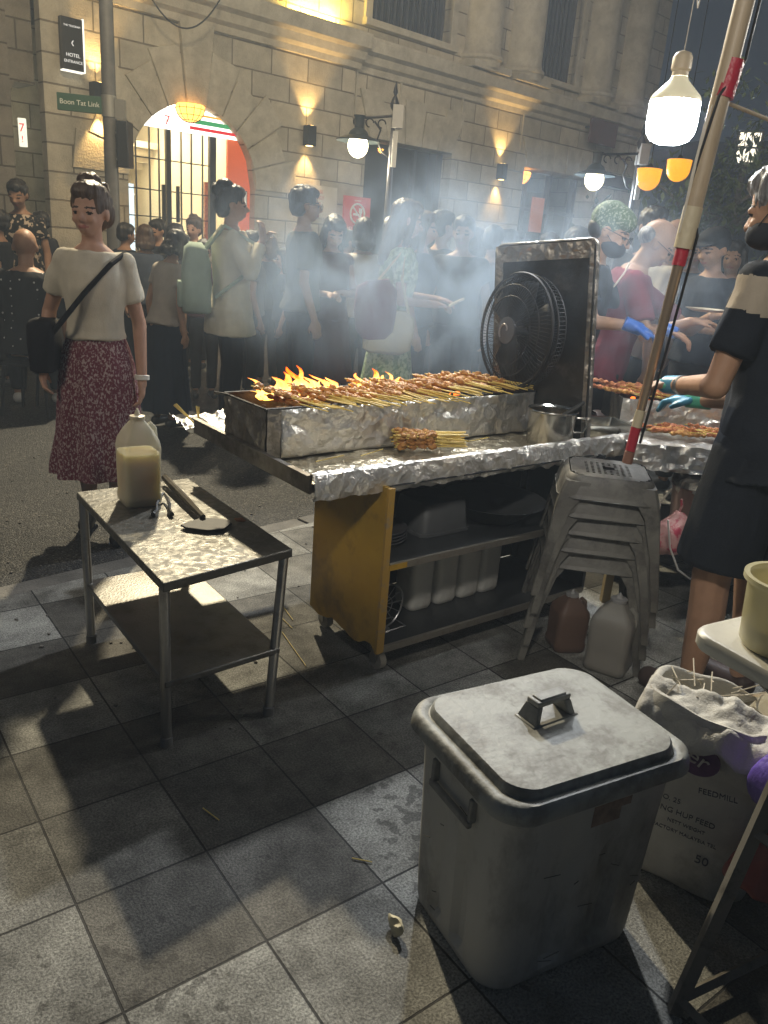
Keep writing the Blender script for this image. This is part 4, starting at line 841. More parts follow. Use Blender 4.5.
for k in range(3):
    a0=2*PI*k/3; b=B(); rs=[]
    for i in range(7):
        q=.05+.16*i/6; w_=.05+.5*(i/6)*.16; rs.append([T@Vector((q*math.cos(a0+s*w_/q*1.1),q*math.sin(a0+s*w_/q*1.1),-.035+.022*s)) for s in(-1,-.5,0,.5,1)])
    b.loft(rs,closed=False,cap=False); o=obj('fan_blade',b,mat('blade_grey',(.018,.02,.024),.7),fn); o.modifiers.new('s','SOLIDIFY').thickness=.002
b=B(); b.cone(T@Vector((0,0,-.09)),T@Vector((0,0,-.22)),.055,.035,n=20); b.cone(T@Vector((0,0,-.10)),T@Vector((0,0,.03)),.02,n=12); obj('motor',b,black,fn)
mb=T@Vector((0,0,-.16)); obj('fan_pole',B().cone((mb.x,mb.y,.04),(mb.x,mb.y,mb.z),.016,n=12),black,fn); obj('fan_foot',B().lathe([(.001,0),(.18,0),(.185,.015),(.05,.035),(.02,.05)],(mb.x,mb.y,0),n=30),black,fn)
# ---- stool stack
stm=mat('stool_plastic',(.17,.165,.145),.5,c2=(.10,.095,.085),scale=5,grime=(.035,.032,.03),gscale=7,gamt=.8,glo=.48,ghi=.64,bump=.12,bscale=60)
S0=Vector((.80,2.85,0)); 
def stool_meshes():
    seat=B(); hs=.148; P=rrect(hs,hs,.05,5,.008)
    zz=[(.452,.45,.86),]
    # seat with round holes: build top as grid with deleted holes
    rs=[[Vector((x*k,y*k,z)) for x,y in P] for z,k in((.372,1.20),(.374,1.16),(.405,1.09),(.43,1.03),(.442,.99),(.45,.94))]
    seat.loft(rs,cap=False)
    inner=[[Vector((x*k,y*k,z)) for x,y in P] for z,k in((.372,1.18),(.404,1.07),(.43,1.0),(.444,.93))]
    seat.loft(inner,cap=False)
    n=26; L_=hs*.94; V={}
    def inP(x,y): 
        dx=max(abs(x)-(hs-.05)*.94,0); dy=max(abs(y)-(hs-.05)*.94,0); return math.hypot(dx,dy)<=.0505*.94
    for i in range(n+1):
        for j in range(n+1):
            x=-L_+2*L_*i/n; y=-L_+2*L_*j/n
            V[i,j]=seat.bm.verts.new((x,y,.45))
    for i in range(n):
        for j in range(n):
            c=(i%2==1 and j%2==1 and 4<i<n-5 and 4<j<n-5 and abs(i-12.5)+abs(j-12.5)>3)
            xx=[-L_+2*L_*(i+a)/n for a in(0,1)]; yy=[-L_+2*L_*(j+a)/n for a in(0,1)]
            if c or (abs(i-12.5)<2 and abs(j-12.5)<2) or not all(inP(x,y) for x in xx for y in yy): continue
            seat.bm.faces.new((V[i,j],V[i+1,j],V[i+1,j+1],V[i,j+1]))
    for v in [v for v in seat.bm.verts if not v.link_faces]: seat.bm.verts.remove(v)
    legs=[]
    for sx,sy in((1,1),(-1,1),(-1,-1),(1,-1)):
        b=B(); rs=[]
        for z,off_,w_ in((0,.225,.024),(.012,.2245,.026),(.2,.200,.036),(.33,.182,.055),(.39,.170,.085),(.43,.158,.09)):
            c=Vector((sx*off_,sy*off_,z)); a=Vector((-sx*w_,0,0)); d=Vector((0,-sy*w_,0)); th=.008; i1=Vector((-sx*th,-sy*th,0))
            rs.append([c+a,c+a*.12,c+d*.12,c+d,c+d+Vector((-sx*th,0,0)),c+i1+Vector((-sx*.006,-sy*.006,0)),c+a+Vector((0,-sy*th,0))])
        b.loft(rs); legs.append(b)
    ap=[]
    return seat,legs
seat_b,leg_b=stool_meshes()
st0=thing('plastic_stool','x','stool',(S0.x,S0.y,0),R(10))
so=obj('seat',seat_b,stm,st0,smooth=35)
for b in leg_b: obj('leg',b,stm,st0,smooth=35)
names=['grey plastic stool at the bottom of the stack in front of the cart','grey plastic stool second from the bottom of the stack','grey plastic stool in the middle of the stack','grey plastic stool second from the top of the stack','worn grey plastic stool with pierced seat on top of the stack']
for i,nm in enumerate(names):
    o=st0 if i==0 else copy_tree(st0)
    o.location=(S0.x+.004*i,S0.y-.003*i,.0+.068*i); o.rotation_euler=(0,0,R(-8)+R((0,1.5,-1,2,-1)[i])); tag(o,nm,'stool','stacked grey plastic stools')
# ---- jugs under the stools
jug('water_jug','white plastic jug half full of brown oil on the ground under the stools','jug',(.885,2.66,0),R(-30),.085,.30,.5,mat('milky_plastic',(.30,.29,.26),.5,alpha=.7),mat('brown_oil',(.14,.07,.045),.4),mat('cap_grey',(.3,.3,.3),.5))
jug('oil_can','reddish brown jug on the ground under the stools, left of the white jug','jug',(.75,2.80,0),R(10),.07,.24,.7,mat('amber_plastic',(.15,.09,.065),.5,alpha=.8),mat('brown_oil',(.14,.07,.045),.4),mat('cap_grey',(.3,.3,.3),.5))
# ---- leaning pole
q0=AT(627,463,2.6); q1=AT(686,236,2.6); q2=AT(722,98,2.6); q3=AT(734,60,2.6); q4=AT(745,0,2.6); q5=q4+(q4-q1)*.7
pole=thing('leaning_pole','pale pole leaning up to the right with red and cream tape bands and cables','pole',tuple(q0))
woodm=mat('pale_pole',(.50,.40,.27),.5,c2=(.36,.28,.18),scale=14,stretch=(1,1,.15),grime=(.15,.1,.07),gscale=9)
d=lambda p:tuple(Vector(p)-q0)
obj('pole_upper',B().cone(d(q1),d(q5),.0265,.029,n=16),woodm,pole); obj('pole_lower',B().cone(d(q0),d(q1),.0135,.0175,n=14),mat('pole_metal',(.55,.42,.30),.25,.7,c2=(.4,.3,.2),scale=10,stretch=(1,1,.2)),pole)
def band(a,b_,r_,m_): obj('tape_band',B().cone(d(a),d(b_),r_,r_,n=16).jitter(.0015,60),m_,pole)
redt=mat('red_tape',(.42,.02,.04),.35,bump=.4,bscale=80); crt=mat('cream_tape',(.55,.48,.33),.5,bump=.3,bscale=60)
band(q2,q3,.0315,redt); band(q1.lerp(q0,.05),q1.lerp(q2,.22),.0285,crt); band(q1.lerp(q0,.12),q1.lerp(q0,.045),.020,redt); band(q0.lerp(q1,.17),q0.lerp(q1,.06),.0165,redt); band(q0.lerp(q1,.25),q0.lerp(q1,.172),.0160,crt); band(q0,q0.lerp(q1,.055),.0175,mat('pole_foot',(.25,.12,.08),.6))
sd=Vector((-.024,-.012,0))
b=B(); 
for k,o2 in enumerate((.0,.004,.008)):
    b.tube([d(q1.lerp(q2,.02)+sd*(1.+o2*20)),d(q1.lerp(q2,.45)+sd*(1.2+o2*40)),d(q1.lerp(q2,.8)+sd*(1.2+o2*45)),d(q2+sd*.9)],.0018,n=6,mi=0)
obj('wire_bundle',b,mat('wire_pale',(.6,.56,.48),.4),pole)
sd2=Vector((.028,-.012,0)); obj('power_cable',B().tube([d(q0.lerp(q1,.1)+sd2*.8),d(q0.lerp(q1,.5)+sd2),d(q1+sd2*1.1),d(q1.lerp(q2,.4)+sd2*-1.0+Vector((0,-.02,0))),d(q2+Vector((-.02,-.03,0))),d(q3+sd2),d(q4+sd2*1.3),d(q5+sd2)],.0045,n=6),black,pole)
q=q2+Vector((.01,0,-.01)); e_=AT(790,128,2.75); tag(obj('cross_pole',B().cone(q,e_,.006,n=8),woodm),'thin bamboo cane tied to the leaning pole and running out to the right','cane')
# ---- LED bulb
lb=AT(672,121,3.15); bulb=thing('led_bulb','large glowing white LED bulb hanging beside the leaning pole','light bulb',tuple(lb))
T_=Matrix.Rotation(R(3),4,'Y')
obj('bulb_globe',B().lathe([(.001,-.066),(.035,-.064),(.058,-.054),(.071,-.034),(.0745,-.010),(.0745,.052)],n=32),emis('led_white',(.95,.98,1.0),85),bulb)
obj('bulb_housing',B().lathe([(.0748,.0525),(.0748,.06),(.069,.070),(.047,.092),(.029,.110),(.024,.120)],n=32),mat('bulb_plastic',(.75,.72,.55),.4,emit=(1,.88,.55),es=.30),bulb)  # weak emission put into the housing so it looks lit through
obj('bulb_socket',B().lathe([(.0245,.1205),(.0235,.134),(.029,.140),(.029,.172),(.022,.184),(.006,.190),(.001,.191)],n=20),mat('socket_cream',(.62,.52,.36),.5),bulb)
obj('bulb_wire',B().tube([(0,0,.185),(.004,0,.4),(-.003,0,.8),(0,0,1.3)],.0018,n=6),mat('wire_pale',(.6,.56,.48),.4),bulb); bulb.scale=(1.17,)*3
p=AT(695,8,2.8); hk=thing('wire_loop','loose end of pale wire hanging in the dark above the bulb','wire',tuple(p)); obj('wire',B().tube([(0,0,.5),(.003,0,.12),(-.004,0,.05),(.008,0,0),(.012,0,.03),(.0,0,.06)],.002,n=5),mat('wire_pale',(.6,.56,.48),.4),hk)
# ================================================================== BIN
bin_m=mat('bin_plastic',(.60,.59,.54),.55,c2=(.50,.49,.45),scale=3,grime=(.15,.135,.11),gscale=4,gamt=.8,glo=.48,ghi=.66,bump=.12,bscale=25,stretch=(1,1,.45))
def lid_mat():
    M=mat('bin_lid',(.37,.38,.355),.55,c2=(.27,.27,.25),scale=14,lo=.42,hi=.6,grime=(.15,.14,.11),gscale=7,gamt=.8,glo=.5,ghi=.68); nt=M.node_tree; b=[n for n in nt.nodes if n.type=='BSDF_PRINCIPLED'][0]
    tc=N(nt,'ShaderNodeTexCoord'); mp=N(nt,'ShaderNodeMapping'); mp.inputs['Scale'].default_value=(40,14,9); mp.inputs['Rotation'].default_value=(0,0,.7); nt.links.new(tc.outputs['Object'],mp.inputs[0])
    n=N(nt,'ShaderNodeTexNoise',Scale=1,Detail=3); nt.links.new(mp.outputs[0],n.inputs['Vector']); n2=N(nt,'ShaderNodeTexNoise',Scale=60,Detail=6); nt.links.new(tc.outputs['Object'],n2.inputs['Vector'])
    ad=N(nt,'ShaderNodeMath',operation='ADD'); nt.links.new(n.outputs['Fac'],ad.inputs[0]); nt.links.new(n2.outputs['Fac'],ad.inputs[1])
    bp=N(nt,'ShaderNodeBump',Strength=.5,Distance=.004); nt.links.new(ad.outputs[0],bp.inputs['Height']); nt.links.new(bp.outputs[0],b.inputs['Normal']); return M
lidm=lid_mat()
BC=Vector((.386,1.452,0)); BR=R(29)
bn=thing('rubbish_bin','large square grey plastic bin with dented dirty lid in the foreground','bin',tuple(BC),BR)
def brings(zz,hx,hy,r_=.05,rib=0,bow=.012): 
    out=[]
    for z,k in zz:
        P=[]
        base=rrect(hx*k,hy*k,r_*k,6,bow)
        n=len(base)
        for i in range(n):                      # resample edges so ribs can be pressed in
            a=base[i]; c=base[(i+1)%n]; L=math.hypot(c[0]-a[0],c[1]-a[1]); m_=12 if L>.1 else 1
            for j in range(m_): P.append((a[0]+(c[0]-a[0])*j/m_,a[1]+(c[1]-a[1])*j/m_,m_>1,j))
        R_=[]
        for x,y,long_,j in P:
            f=1.0
            if rib and long_ and j in(3,4,8,9): f=1-rib/max(abs(x),abs(y))
            R_.append(Vector((x*f,y*f,z)))
        out.append(R_)
    return out
hx,hy=.205,.160
bb=B().loft(brings([(0,.93),(.012,.97),(.03,.985)],hx,hy)+brings([(.05,.99),(.10,1.0),(.30,1.035)],hx,hy,rib=.014)+brings([(.345,1.045),(.44,1.065),(.441,1.10),(.475,1.105),(.476,1.07)],hx,hy),cap=True)
obj('bin_body',bb,bin_m,bn,smooth=22)
ld_=B().loft([[Vector((x*k,y*k*1.0,z)) for x,y in rrect(.231,.188,.050,8,.019)] for z,k in((.468,1.02),(.466,1.035),(.470,1.043),(.486,1.035),(.498,1.018),(.503,.99),(.502,.935),(.499,.915),(.500,.905),(.513,.893),(.518,.875),(.520,.6),(.521,.3),(.522,.01))])
obj('lid',ld_,lidm,bn,smooth=38)
hd=B(); Mh=Matrix.Translation((.005,.02,.519))@Matrix.Rotation(R(5),4,'Z')
def hp(x,y,z): return Mh@Vector((x,y,z))
hd.loft([[hp(x,y*(.030-.012*z/.05),z) for x in (-.060+z*.35-.0,) for y in(-1,1)]+[hp(-.042+z*.3,y*(.026-.012*z/.05),z) for y in(1,-1)] for z in(0,.02,.04)],cap=True)
hd.loft([[hp(x,y*(.030-.012*z/.05),z) for x in (.060-z*.35,) for y in(-1,1)]+[hp(.042-z*.3,y*(.026-.012*z/.05),z) for y in(1,-1)] for z in(0,.02,.04)],cap=True)
hd.box(tuple(hp(0,0,.045)),(.095,.036,.012),R(5)); hd.box(tuple(hp(0,0,.0515)),(.075,.028,.006),R(5)); hd.box(tuple(hp(0,0,.002)),(.13,.062,.006),R(5))
obj('lid_handle',hd,mat('handle_grey',(.20,.20,.185),.5,c2=(.33,.33,.31),scale=30),bn,smooth=30,bevel=.003)
for sx in(-1,1):
    b=B(); X=sx*.222
    b.bx(min(X,X+sx*.016),max(X,X+sx*.016),-.075,-.063,.385,.44); b.bx(min(X,X+sx*.016),max(X,X+sx*.016),.063,.075,.385,.44); b.bx(min(X+sx*.008,X+sx*.02),max(X+sx*.008,X+sx*.02),-.075,.075,.375,.39)
    obj('side_handle',b,mat('handle_grey',(.20,.20,.185),.5,c2=(.33,.33,.31),scale=30),bn,smooth=0,bevel=.003)
sk_=B(); r=random.Random(21)
for i in range(15):
    f_=r.random()<.5; a=r.uniform(-.15,.15); z=r.uniform(.06,.40); L=r.uniform(.008,.04); dz_=r.uniform(-.02,.012)
    if f_: sk_.cone((a,-.1665-.012*z/.4-.008*(1-(a/.2)**2),z),(a+L,-.1665-.012*z/.4-.008*(1-((a+L)/.2)**2),z+dz_),.0011,n=4)
    else: sk_.cone((-.2115-.014*z/.4-.008*(1-(a/.16)**2),a*.75,z),(-.2115-.014*z/.4-.008*(1-(a/.16)**2),a*.75+L,z+dz_),.0011,n=4)
so_=obj('scratches',sk_,mat('scratch_dark',(.08,.075,.065),.7),bn,smooth=0); so_['kind']='stuff'
obj('torn_label',B().bx(-.015,.060,-.1755,-.1748,.385,.435).bx(.0,.085,-.1760,-.1754,.415,.445),mat('torn_paper',(.40,.28,.20),.8,c2=(.22,.15,.12),scale=40,grime=(.12,.10,.09),gscale=30,gamt=.9),bn,smooth=0)
# ================================================================== SACKS
sackm=mat('woven_sack',(.66,.64,.57),.7,c2=(.50,.48,.43),scale=6,bump=.25,bscale=220,grime=(.16,.13,.09),gscale=4,gamt=.6)
ink=mat('sack_ink',(.07,.07,.09),.8); purple=mat('purple_print',(.09,.02,.10),.7,c2=(.13,.04,.14),scale=60)
SC=Vector((.835,1.66,0)); SR=R(-30)
sk1=thing('feed_sack','tall white woven sack printed LEONG HUP FEED with its mouth rolled open beside the bin','sack',tuple(SC),SR)
def sack_rings(hx,hy,zz,amp,seed,n=14):
    out=[]
    for z,k,sh in zz:
        P=rrect(hx,hy,min(.06,hx*.7,hy*.7),6,.008); q=[]
        m_=[]
        for i in range(len(P)):
            a=P[i]; c=P[(i+1)%len(P)]; L=math.hypot(c[0]-a[0],c[1]-a[1]); s_=5 if L>.04 else 1
            for j in range(s_): m_.append((a[0]+(c[0]-a[0])*j/s_,a[1]+(c[1]-a[1])*j/s_))
        for x,y in m_:
            x*=k; y*=k
            v=Vector((x*9+seed,y*9,z*7)); f=1+amp*noise.noise(v)+amp*.5*noise.noise(v*2.5)
            q.append(Vector((x*f+sh,y*f,z+(.35*amp*noise.noise(v+Vector((5,5,5))) if z>.3 else 0))))
        out.append(q)
    return out
zz=[(.0,.80,0),(.015,.95,0),(.06,1.0,0),(.15,1.02,0),(.25,1.0,0),(.33,.98,0),(.36,.99,0),(.365,1.09,0),(.36,1.14,0),(.38,1.16,0),(.42,1.10,0),(.46,1.03,-.004),(.485,.97,-.006),(.48,.88,-.004),(.44,.84,0),(.40,.82,0),(.36,.8,0)]
obj('sack_body',B().loft(sack_rings(.150,.118,zz,.11,2),cap=True),sackm,sk1,smooth=60,sub=1)
# rolled, crumpled mouth flap
b=B(); grid(b,-.16,.13,-.17,-.02,30,16,lambda x,y:.475+.5*(y+.10)*.55-.9*max(0,-(y+.13))*1.2,.022,13); o=obj('mouth_flap',b,sackm,sk1,smooth=50); o.modifiers.new('s','SOLIDIFY').thickness=.002
b=B(); r=random.Random(5)
for i in range(26):
    x=r.uniform(-.11,.11); y=r.uniform(-.06,.10); a=r.uniform(0,6.28); t_=r.uniform(0,.6); L=r.uniform(.03,.05)
    c_=Vector((x,y,.47+r.uniform(-.02,.03))); dd_=Vector((math.cos(a)*math.cos(t_),math.sin(a)*math.cos(t_),math.sin(t_)))*L; b.cone(c_-dd_,c_+dd_,.0016,n=5)
ks_=obj('used_sticks',b,mat('pale_sticks',(.65,.58,.45),.6),sk1); 
b=B().prism([(.042*math.cos(a/16*PI)*1.1-.035,.40+.040*math.sin(a/16*PI)) for a in range(32)],(0,.003),M=Matrix.Translation((.03,-.156,0))@Matrix.Rotation(PI/2,4,'X'))
obj('purple_print',b,purple,sk1,smooth=0)
pl_=mat('print_pale',(.6,.55,.5),.7)
text('er',.055,pl_,sk1,(-.005,-.163,.405),(PI/2,.35,0)); 
text('LEONG HUP FEED',.020,ink,sk1,(-.02,-.137,.232),(PI/2,0,0)); text('NO. 25',.018,ink,sk1,(-.05,-.137,.262),(PI/2,0,0)); text('NETT WEIGHT',.013,ink,sk1,(-.0,-.137,.205),(PI/2,0,0)); text('FACTORY MALAYSIA TEL',.013,ink,sk1,(-.0,-.137,.18),(PI/2,0,0)); text('50',.032,ink,sk1,(.05,-.137,.13),(PI/2,0,0)); text('FEEDMILL',.02,ink,sk1,(.05,-.151,.325),(PI/2,-.12,0))
SC2=Vector((1.02,1.70,0)); sk2=thing('printed_sack','second woven sack with red and yellow print in the shade behind the first','sack',tuple(SC2),R(20))
zz2=[(.0,.80,0),(.02,.95,0),(.1,1.0,0),(.25,1,0),(.36,.95,0),(.43,.85,0),(.47,.5,0),(.48,.2,0)]
obj('sack_body',B().loft(sack_rings(.12,.10,zz2,.1,7)),mat('sack_printed',(.42,.38,.28),.7,c2=(.30,.20,.12),scale=9,lo=.45,hi=.6),sk2,smooth=60,sub=1)
obj('red_print',B().bx(-.10,-.02,-.125,-.119,.10,.30),mat('sack_red',(.4,.07,.04),.7),sk2)
# ================================================================== RIGHT TABLE
TC=G(688,627,.72); ta=Vector((.50,-.866,0)); tb_=Vector((.866,.50,0)); TR=math.atan2(ta.y,ta.x)
rt_=thing('folding_table','white plastic topped folding table on a worn metal frame at the right edge','table',(TC.x,TC.y,0),TR)
wt=mat('white_table',(.72,.70,.62),.4,c2=(.6,.58,.5),scale=4,grime=(.25,.22,.17),gscale=10,gamt=.5,glo=.55,ghi=.75)
def rr_(x0,x1,y0,y1,r_): 
    cx,cy=(x0+x1)/2,(y0+y1)/2; return [(x+cx,y+cy) for x,y in rrect((x1-x0)/2,(y1-y0)/2,r_,6)]
b=B(); rs=[]
for z,i_ in((.684,.012),(.682,.004),(.69,0),(.712,0),(.718,.004),(.720,.010),(.7185,.022),(.717,.03),(.717,.25)):
    rs.append([Vector((x,y,z)) for x,y in rr_(i_,1.3-i_,i_,.66-i_,.05)])
b.loft(rs); obj('tabletop',b,wt,rt_,smooth=35,bevel=0)
fr_=mat('worn_frame',(.20,.185,.155),.5,.4,grime=(.05,.04,.03),gscale=12,gamt=.8)
def loc_(P): 
    v=Vector(P)-Vector((TC.x,TC.y,0)); return Vector((v.x*math.cos(-TR)-v.y*math.sin(-TR),v.x*math.sin(-TR)+v.y*math.cos(-TR),v.z))
A0=loc_(G(674,1012,0)); 
def bar(p,q,w_=.014): return B().cone(p,q,w_,n=4)
A1=Vector((A0.x-.02,.07,.682)); 
B0=loc_(G(708,978,0)); B0=Vector((A0.x-.10,A0.y+.20,0)); B1=Vector((A1.x-.10,.27,.682))
pts_legs=[(A0,A1),(Vector((A0.x+.02,A0.y+.5,0)),Vector((A1.x+.02,.59,.682))),(Vector((A0.x+.62,A0.y,0)),Vector((A1.x+.60,.07,.682))),(Vector((A0.x+.62,A0.y+.5,0)),Vector((A1.x+.60,.59,.682)))]
for p,q in pts_legs: obj('leg',bar(p,q,.017),fr_,rt_,smooth=0)
def lerpz(pq,z): return pq[0].lerp(pq[1],z/.682)
for z in(.03,.40):
    for i,j in((0,1),(0,2),(1,3)): obj('rail',bar(lerpz(pts_legs[i],z),lerpz(pts_legs[j],z),.012),fr_,rt_,smooth=0)
obj('fold_bracket',bar(Vector((.03,.10,.675)),Vector((.26,.14,.56)),.012).bx(.02,.9,.08,.10,.665,.681),fr_,rt_,smooth=0)
# tub on the table
tp_=AT(782,640,1.62); tl=loc_(tp_); tub=thing('plastic_tub','translucent round tub of pale yellow liquid on the white folding table','tub',(TC.x+ta.x*.135+tb_.x*.115,TC.y+ta.y*.135+tb_.y*.115,.7195))
obj('tub_body',B().lathe([(.001,.001),(.072,.0),(.078,.01),(.086,.135),(.088,.14),(.096,.141),(.096,.152),(.085,.152),(.076,.012),(.001,.008)],n=36),mat('tub_plastic',(.75,.70,.45),.35,alpha=.6),tub)
obj('liquid',B().lathe([(.001,.012),(.074,.012),(.078,.05),(.001,.05)],n=30),mat('tub_oil',(.72,.58,.22),.2),tub)
# bags hanging from the frame
def bag(name,label,c,hx,hy,h_,m_,seed,rz):
    t=thing(name,label,'bag',tuple(c),rz); zz=[(0,.5,0),(.01,.8,0),(h_*.2,1.0,0),(h_*.4,.95,0),(h_*.6,.85,0),(h_*.75,.65,0),(h_*.9,.35,0),(h_,.2,0)]
    obj('bag_body',B().loft(sack_rings(hx,hy,zz,.14,seed)).jitter(.022,24,seed),m_,t,smooth=60,sub=1)
    obj('bag_tie',B().tube([(0,0,h_-.01),(.01,0,h_+.03),(0,0,h_+.06)],.006,n=6),m_,t)
L0=lerpz(pts_legs[0],.45); 
def wl_(v): return Vector((TC.x,TC.y,0))+ta*v.x+tb_*v.y+Vector((0,0,v.z))
pb=wl_(lerpz(pts_legs[0],.42))+tb_*.20+ta*.06
bag('carrier_bag','violet plastic bag hanging inside the frame of the white table',AT(786,812,1.42),.07,.055,.20,mat('violet_plastic',(.16,.10,.50),.35,c2=(.10,.06,.32),scale=12,bump=.3),3,.2)
pb=wl_(lerpz(pts_legs[0],.2))+tb_*.15+ta*.06; bag('carrier_bag','dull red plastic bag inside the table frame below the violet bag',AT(758,884,1.42),.07,.055,.12,mat('red_plastic',(.33,.05,.04),.4,c2=(.2,.03,.03),scale=12),9,.6)
# ================================================================== SECOND GRILL STALL
g2=thing('second_cart','metal trestle with foil covered top carrying the second grill','cart',(1.0,3.22,0))
b=B(); grid(b,0,1.5,-.0,.72,110,50,lambda x,y:.735,.010,21); obj('foil_top',b,foil,g2,smooth=25)
b=B(); rs=[]
for i in range(120):
    x=-.01+1.52*i/119; rs.append([Vector((x,-.006-.015*j*.15+.014*noise.noise(Vector((x*26,j*.9,3))),.742-.018*j+.016*noise.noise(Vector((x*20,j,8))))) for j in range(7)])
b.loft(rs,closed=False,cap=False); obj('foil_skirt',b,foil,g2,smooth=20)
obj('top_panel',B().bx(0,1.5,.01,.72,.70,.722),soot,g2,smooth=0)
for x,y in((.02,.04),(1.46,.04),(.02,.68),(1.46,.68)): obj('leg',B().bx(x-.018,x+.018,y-.018,y+.018,0,.70),mat('leg_ochre',(.30,.22,.09),.5,grime=(.08,.06,.04),gscale=9),g2,smooth=0)
obj('rail',B().bx(.04,1.44,.03,.05,.26,.285).bx(.04,1.44,.67,.69,.26,.285),lip,g2,smooth=0); obj('lower_shelf',B().bx(.03,1.45,.051,.669,.27,.28),shm,g2,smooth=0)
gl2=thing('second_grill','foil fronted charcoal grill of the second stall beside the heat shield','grill',(1.02,3.52,.745))
b=B(); rs=[]
for i in range(101):
    x=1.1*i/100; rs.append([Vector((x,-.006-.018*abs(noise.noise(Vector((x*14,j*.4,5)))),.003+.128*j/10)) for j in range(11)])
b.loft(rs,closed=False,cap=False); obj('foil_front',b,foil,gl2,smooth=25)
b=B(); b.bx(0,1.1,0,.004,0,.13); b.bx(0,1.1,.32,.324,0,.13); b.bx(0,.004,.005,.319,0,.13); b.bx(1.096,1.1,.005,.319,0,.13); b.bx(.005,1.095,.005,.319,.05,.054); obj('trough',b,soot,gl2,smooth=0)
ch=B(); r=random.Random(8)
for i in range(200):
    s=r.uniform(.011,.024); ch.ell((r.uniform(.03,1.07),r.uniform(.03,.29),.065+r.uniform(0,.04)),(s,s*.8,s*.7),n=6,k=4,mi=1 if r.random()<.3 else 0)
kc=obj('charcoal',ch,[_m['charcoal_black'],_m['ember']],gl2,smooth=0); kc['kind']='stuff'
lb_='raw satay skewer laid over the coals of the second grill at the right'
for i in range(56):
    x=1.04+1.0*(i%28)/28+rnd.uniform(-.012,.012); row=i//28; place_skewer(1,Vector((x,3.60+.10*row+rnd.uniform(-.02,.02),.745+.138+rnd.uniform(0,.02))),R(-90+rnd.uniform(35,75)),R(rnd.uniform(0,6)),rnd.uniform(0,6),lb_,'satay skewers on the second grill')
lc='satay skewer in the row on the foil in front of the second grill'
for i in range(22):
    x=1.22+.42*i/22; place_skewer(1,Vector((x,3.40+rnd.uniform(-.02,.02),.765+rnd.uniform(0,.02))),R(rnd.uniform(-30,20)),R(rnd.uniform(-3,3)),rnd.uniform(0,6),lc,'satay skewers in front of the second grill')
p=G(697,500,.50); bk=thing('foil_bucket','pinkish steel bucket stuffed with foil beside the cook','bucket',(p.x+.02,p.y+.06,.285))
obj('bucket_body',B().lathe([(.001,0),(.085,0),(.11,.26),(.118,.265),(.107,.262),(.085,.01),(.001,.008)],n=30),mat('bucket_pink',(.40,.27,.23),.35,.5),bk); b=B().ell((0,0,.26),(.11,.11,.05),n=30,k=14); b.jitter(.035,22); obj('foil_ball',b,foil,bk,smooth=20)
obj('bucket_handle',B().tube([(-.115,0,.24),(-.16,-.02,.18),(-.16,-.02,.08),(-.12,0,.02)],.005,n=6),mat('wire_pale',(.6,.56,.48),.4),bk)
p=G(676,548,.32); bag('net_bag','pink and white plastic bag on the low shelf behind the stools',Vector((p.x,p.y+.05,.282)),.09,.07,.18,mat('pink_stripe',(.55,.30,.28),.5,c2=(.45,.05,.09),scale=16,lo=.5,hi=.56),17,.4)
wl2=thing('looped_cable','white cable drooping in a loop below the second stall','cable',tuple(AT(690,545,3.0))); obj('cable',B().tube([AT(x,y,3.0)-AT(690,545,3.0) for x,y in((668,520),(670,548),(678,570),(690,579),(702,570),(709,552),(708,540))],.004,n=6),mat('cable_white',(.6,.6,.57),.4),wl2)
# ---- things dropped on the paving
p=G(396,925,.02); nb=thing('crumpled_tissue','crumpled cream tissue on the paving left of the bin','tissue',(p.x,p.y,.0),.4); b=B().ell((0,0,.018),(.012,.024,.018),n=18,k=12).jitter(.012,55); obj('tissue',b,mat('tissue_cream',(.62,.56,.38),.7),nb)
for i,(x0,y0,x1,y1,l_) in enumerate(((279,601,293,620,'thin skewer stick on the paving beside the yellow cart, upper of two'),(276,612,292,628,'thin skewer stick on the paving beside the yellow cart, lower of two'),(203,808,219,820,'short pale stick in the cart shadow on the paving'),(352,858,372,862,'bent pale stick on the lit paving slab left of the bin'),(282,632,306,666,'long thin stick near the right foot of the steel table'))):
    a,b_=G(x0,y0,.004),G(x1,y1,.004); tag(obj('dropped_stick',B().cone((0,0,.004),(b_.x-a.x,b_.y-a.y,.004),.0018,n=5),bam,loc=(a.x,a.y,0)),l_,'stick')
rb=B(); r=random.Random(12)
for i in range(260):
    x=r.uniform(-2.4,-.2); y=r.uniform(2.0,5.2); s=r.uniform(.003,.009); rb.ell((x,y,(0 if (x+1.497)*(-.721)+(y-2.829)*.693<0 else -.025)+s*.4),(s,s*.8,s*.5),n=6,k=4)
kind(obj('grit',rb,mat('grit',(.06,.055,.05),.7,c2=(.25,.23,.2),scale=30),smooth=0),'stuff')
# ================================================================== PEOPLE
def skin_m(name,c): return mat('skin_'+name,c,.5,c2=tuple(a*.86 for a in c),scale=18,spec=.35)
SK={'fair':skin_m('fair',(.50,.29,.20)),'tan':skin_m('tan',(.42,.245,.155)),'mid':skin_m('mid',(.34,.19,.115)),'deep':skin_m('deep',(.24,.125,.075))}
def cloth(name,c,c2=None,**k):
    a=dict(rough=.85,c2=c2 or tuple(x*.8 for x in c),scale=7,bump=.15,bscale=150,spec=.2); a.update(k); return mat('cloth_'+name,c,**a)
hairm={'black':mat('hair_black',(.012,.010,.009),.45,c2=(.03,.025,.02),scale=60,stretch=(1,1,.12),bump=.5,bscale=90),
 'brown':mat('hair_brown',(.05,.028,.016),.45,c2=(.10,.06,.035),scale=60,stretch=(1,1,.12),bump=.5,bscale=90),
 'grey':mat('hair_grey',(.07,.07,.075),.5,c2=(.26,.26,.27),scale=70,stretch=(1,1,.2),bump=.6,bscale=110)}
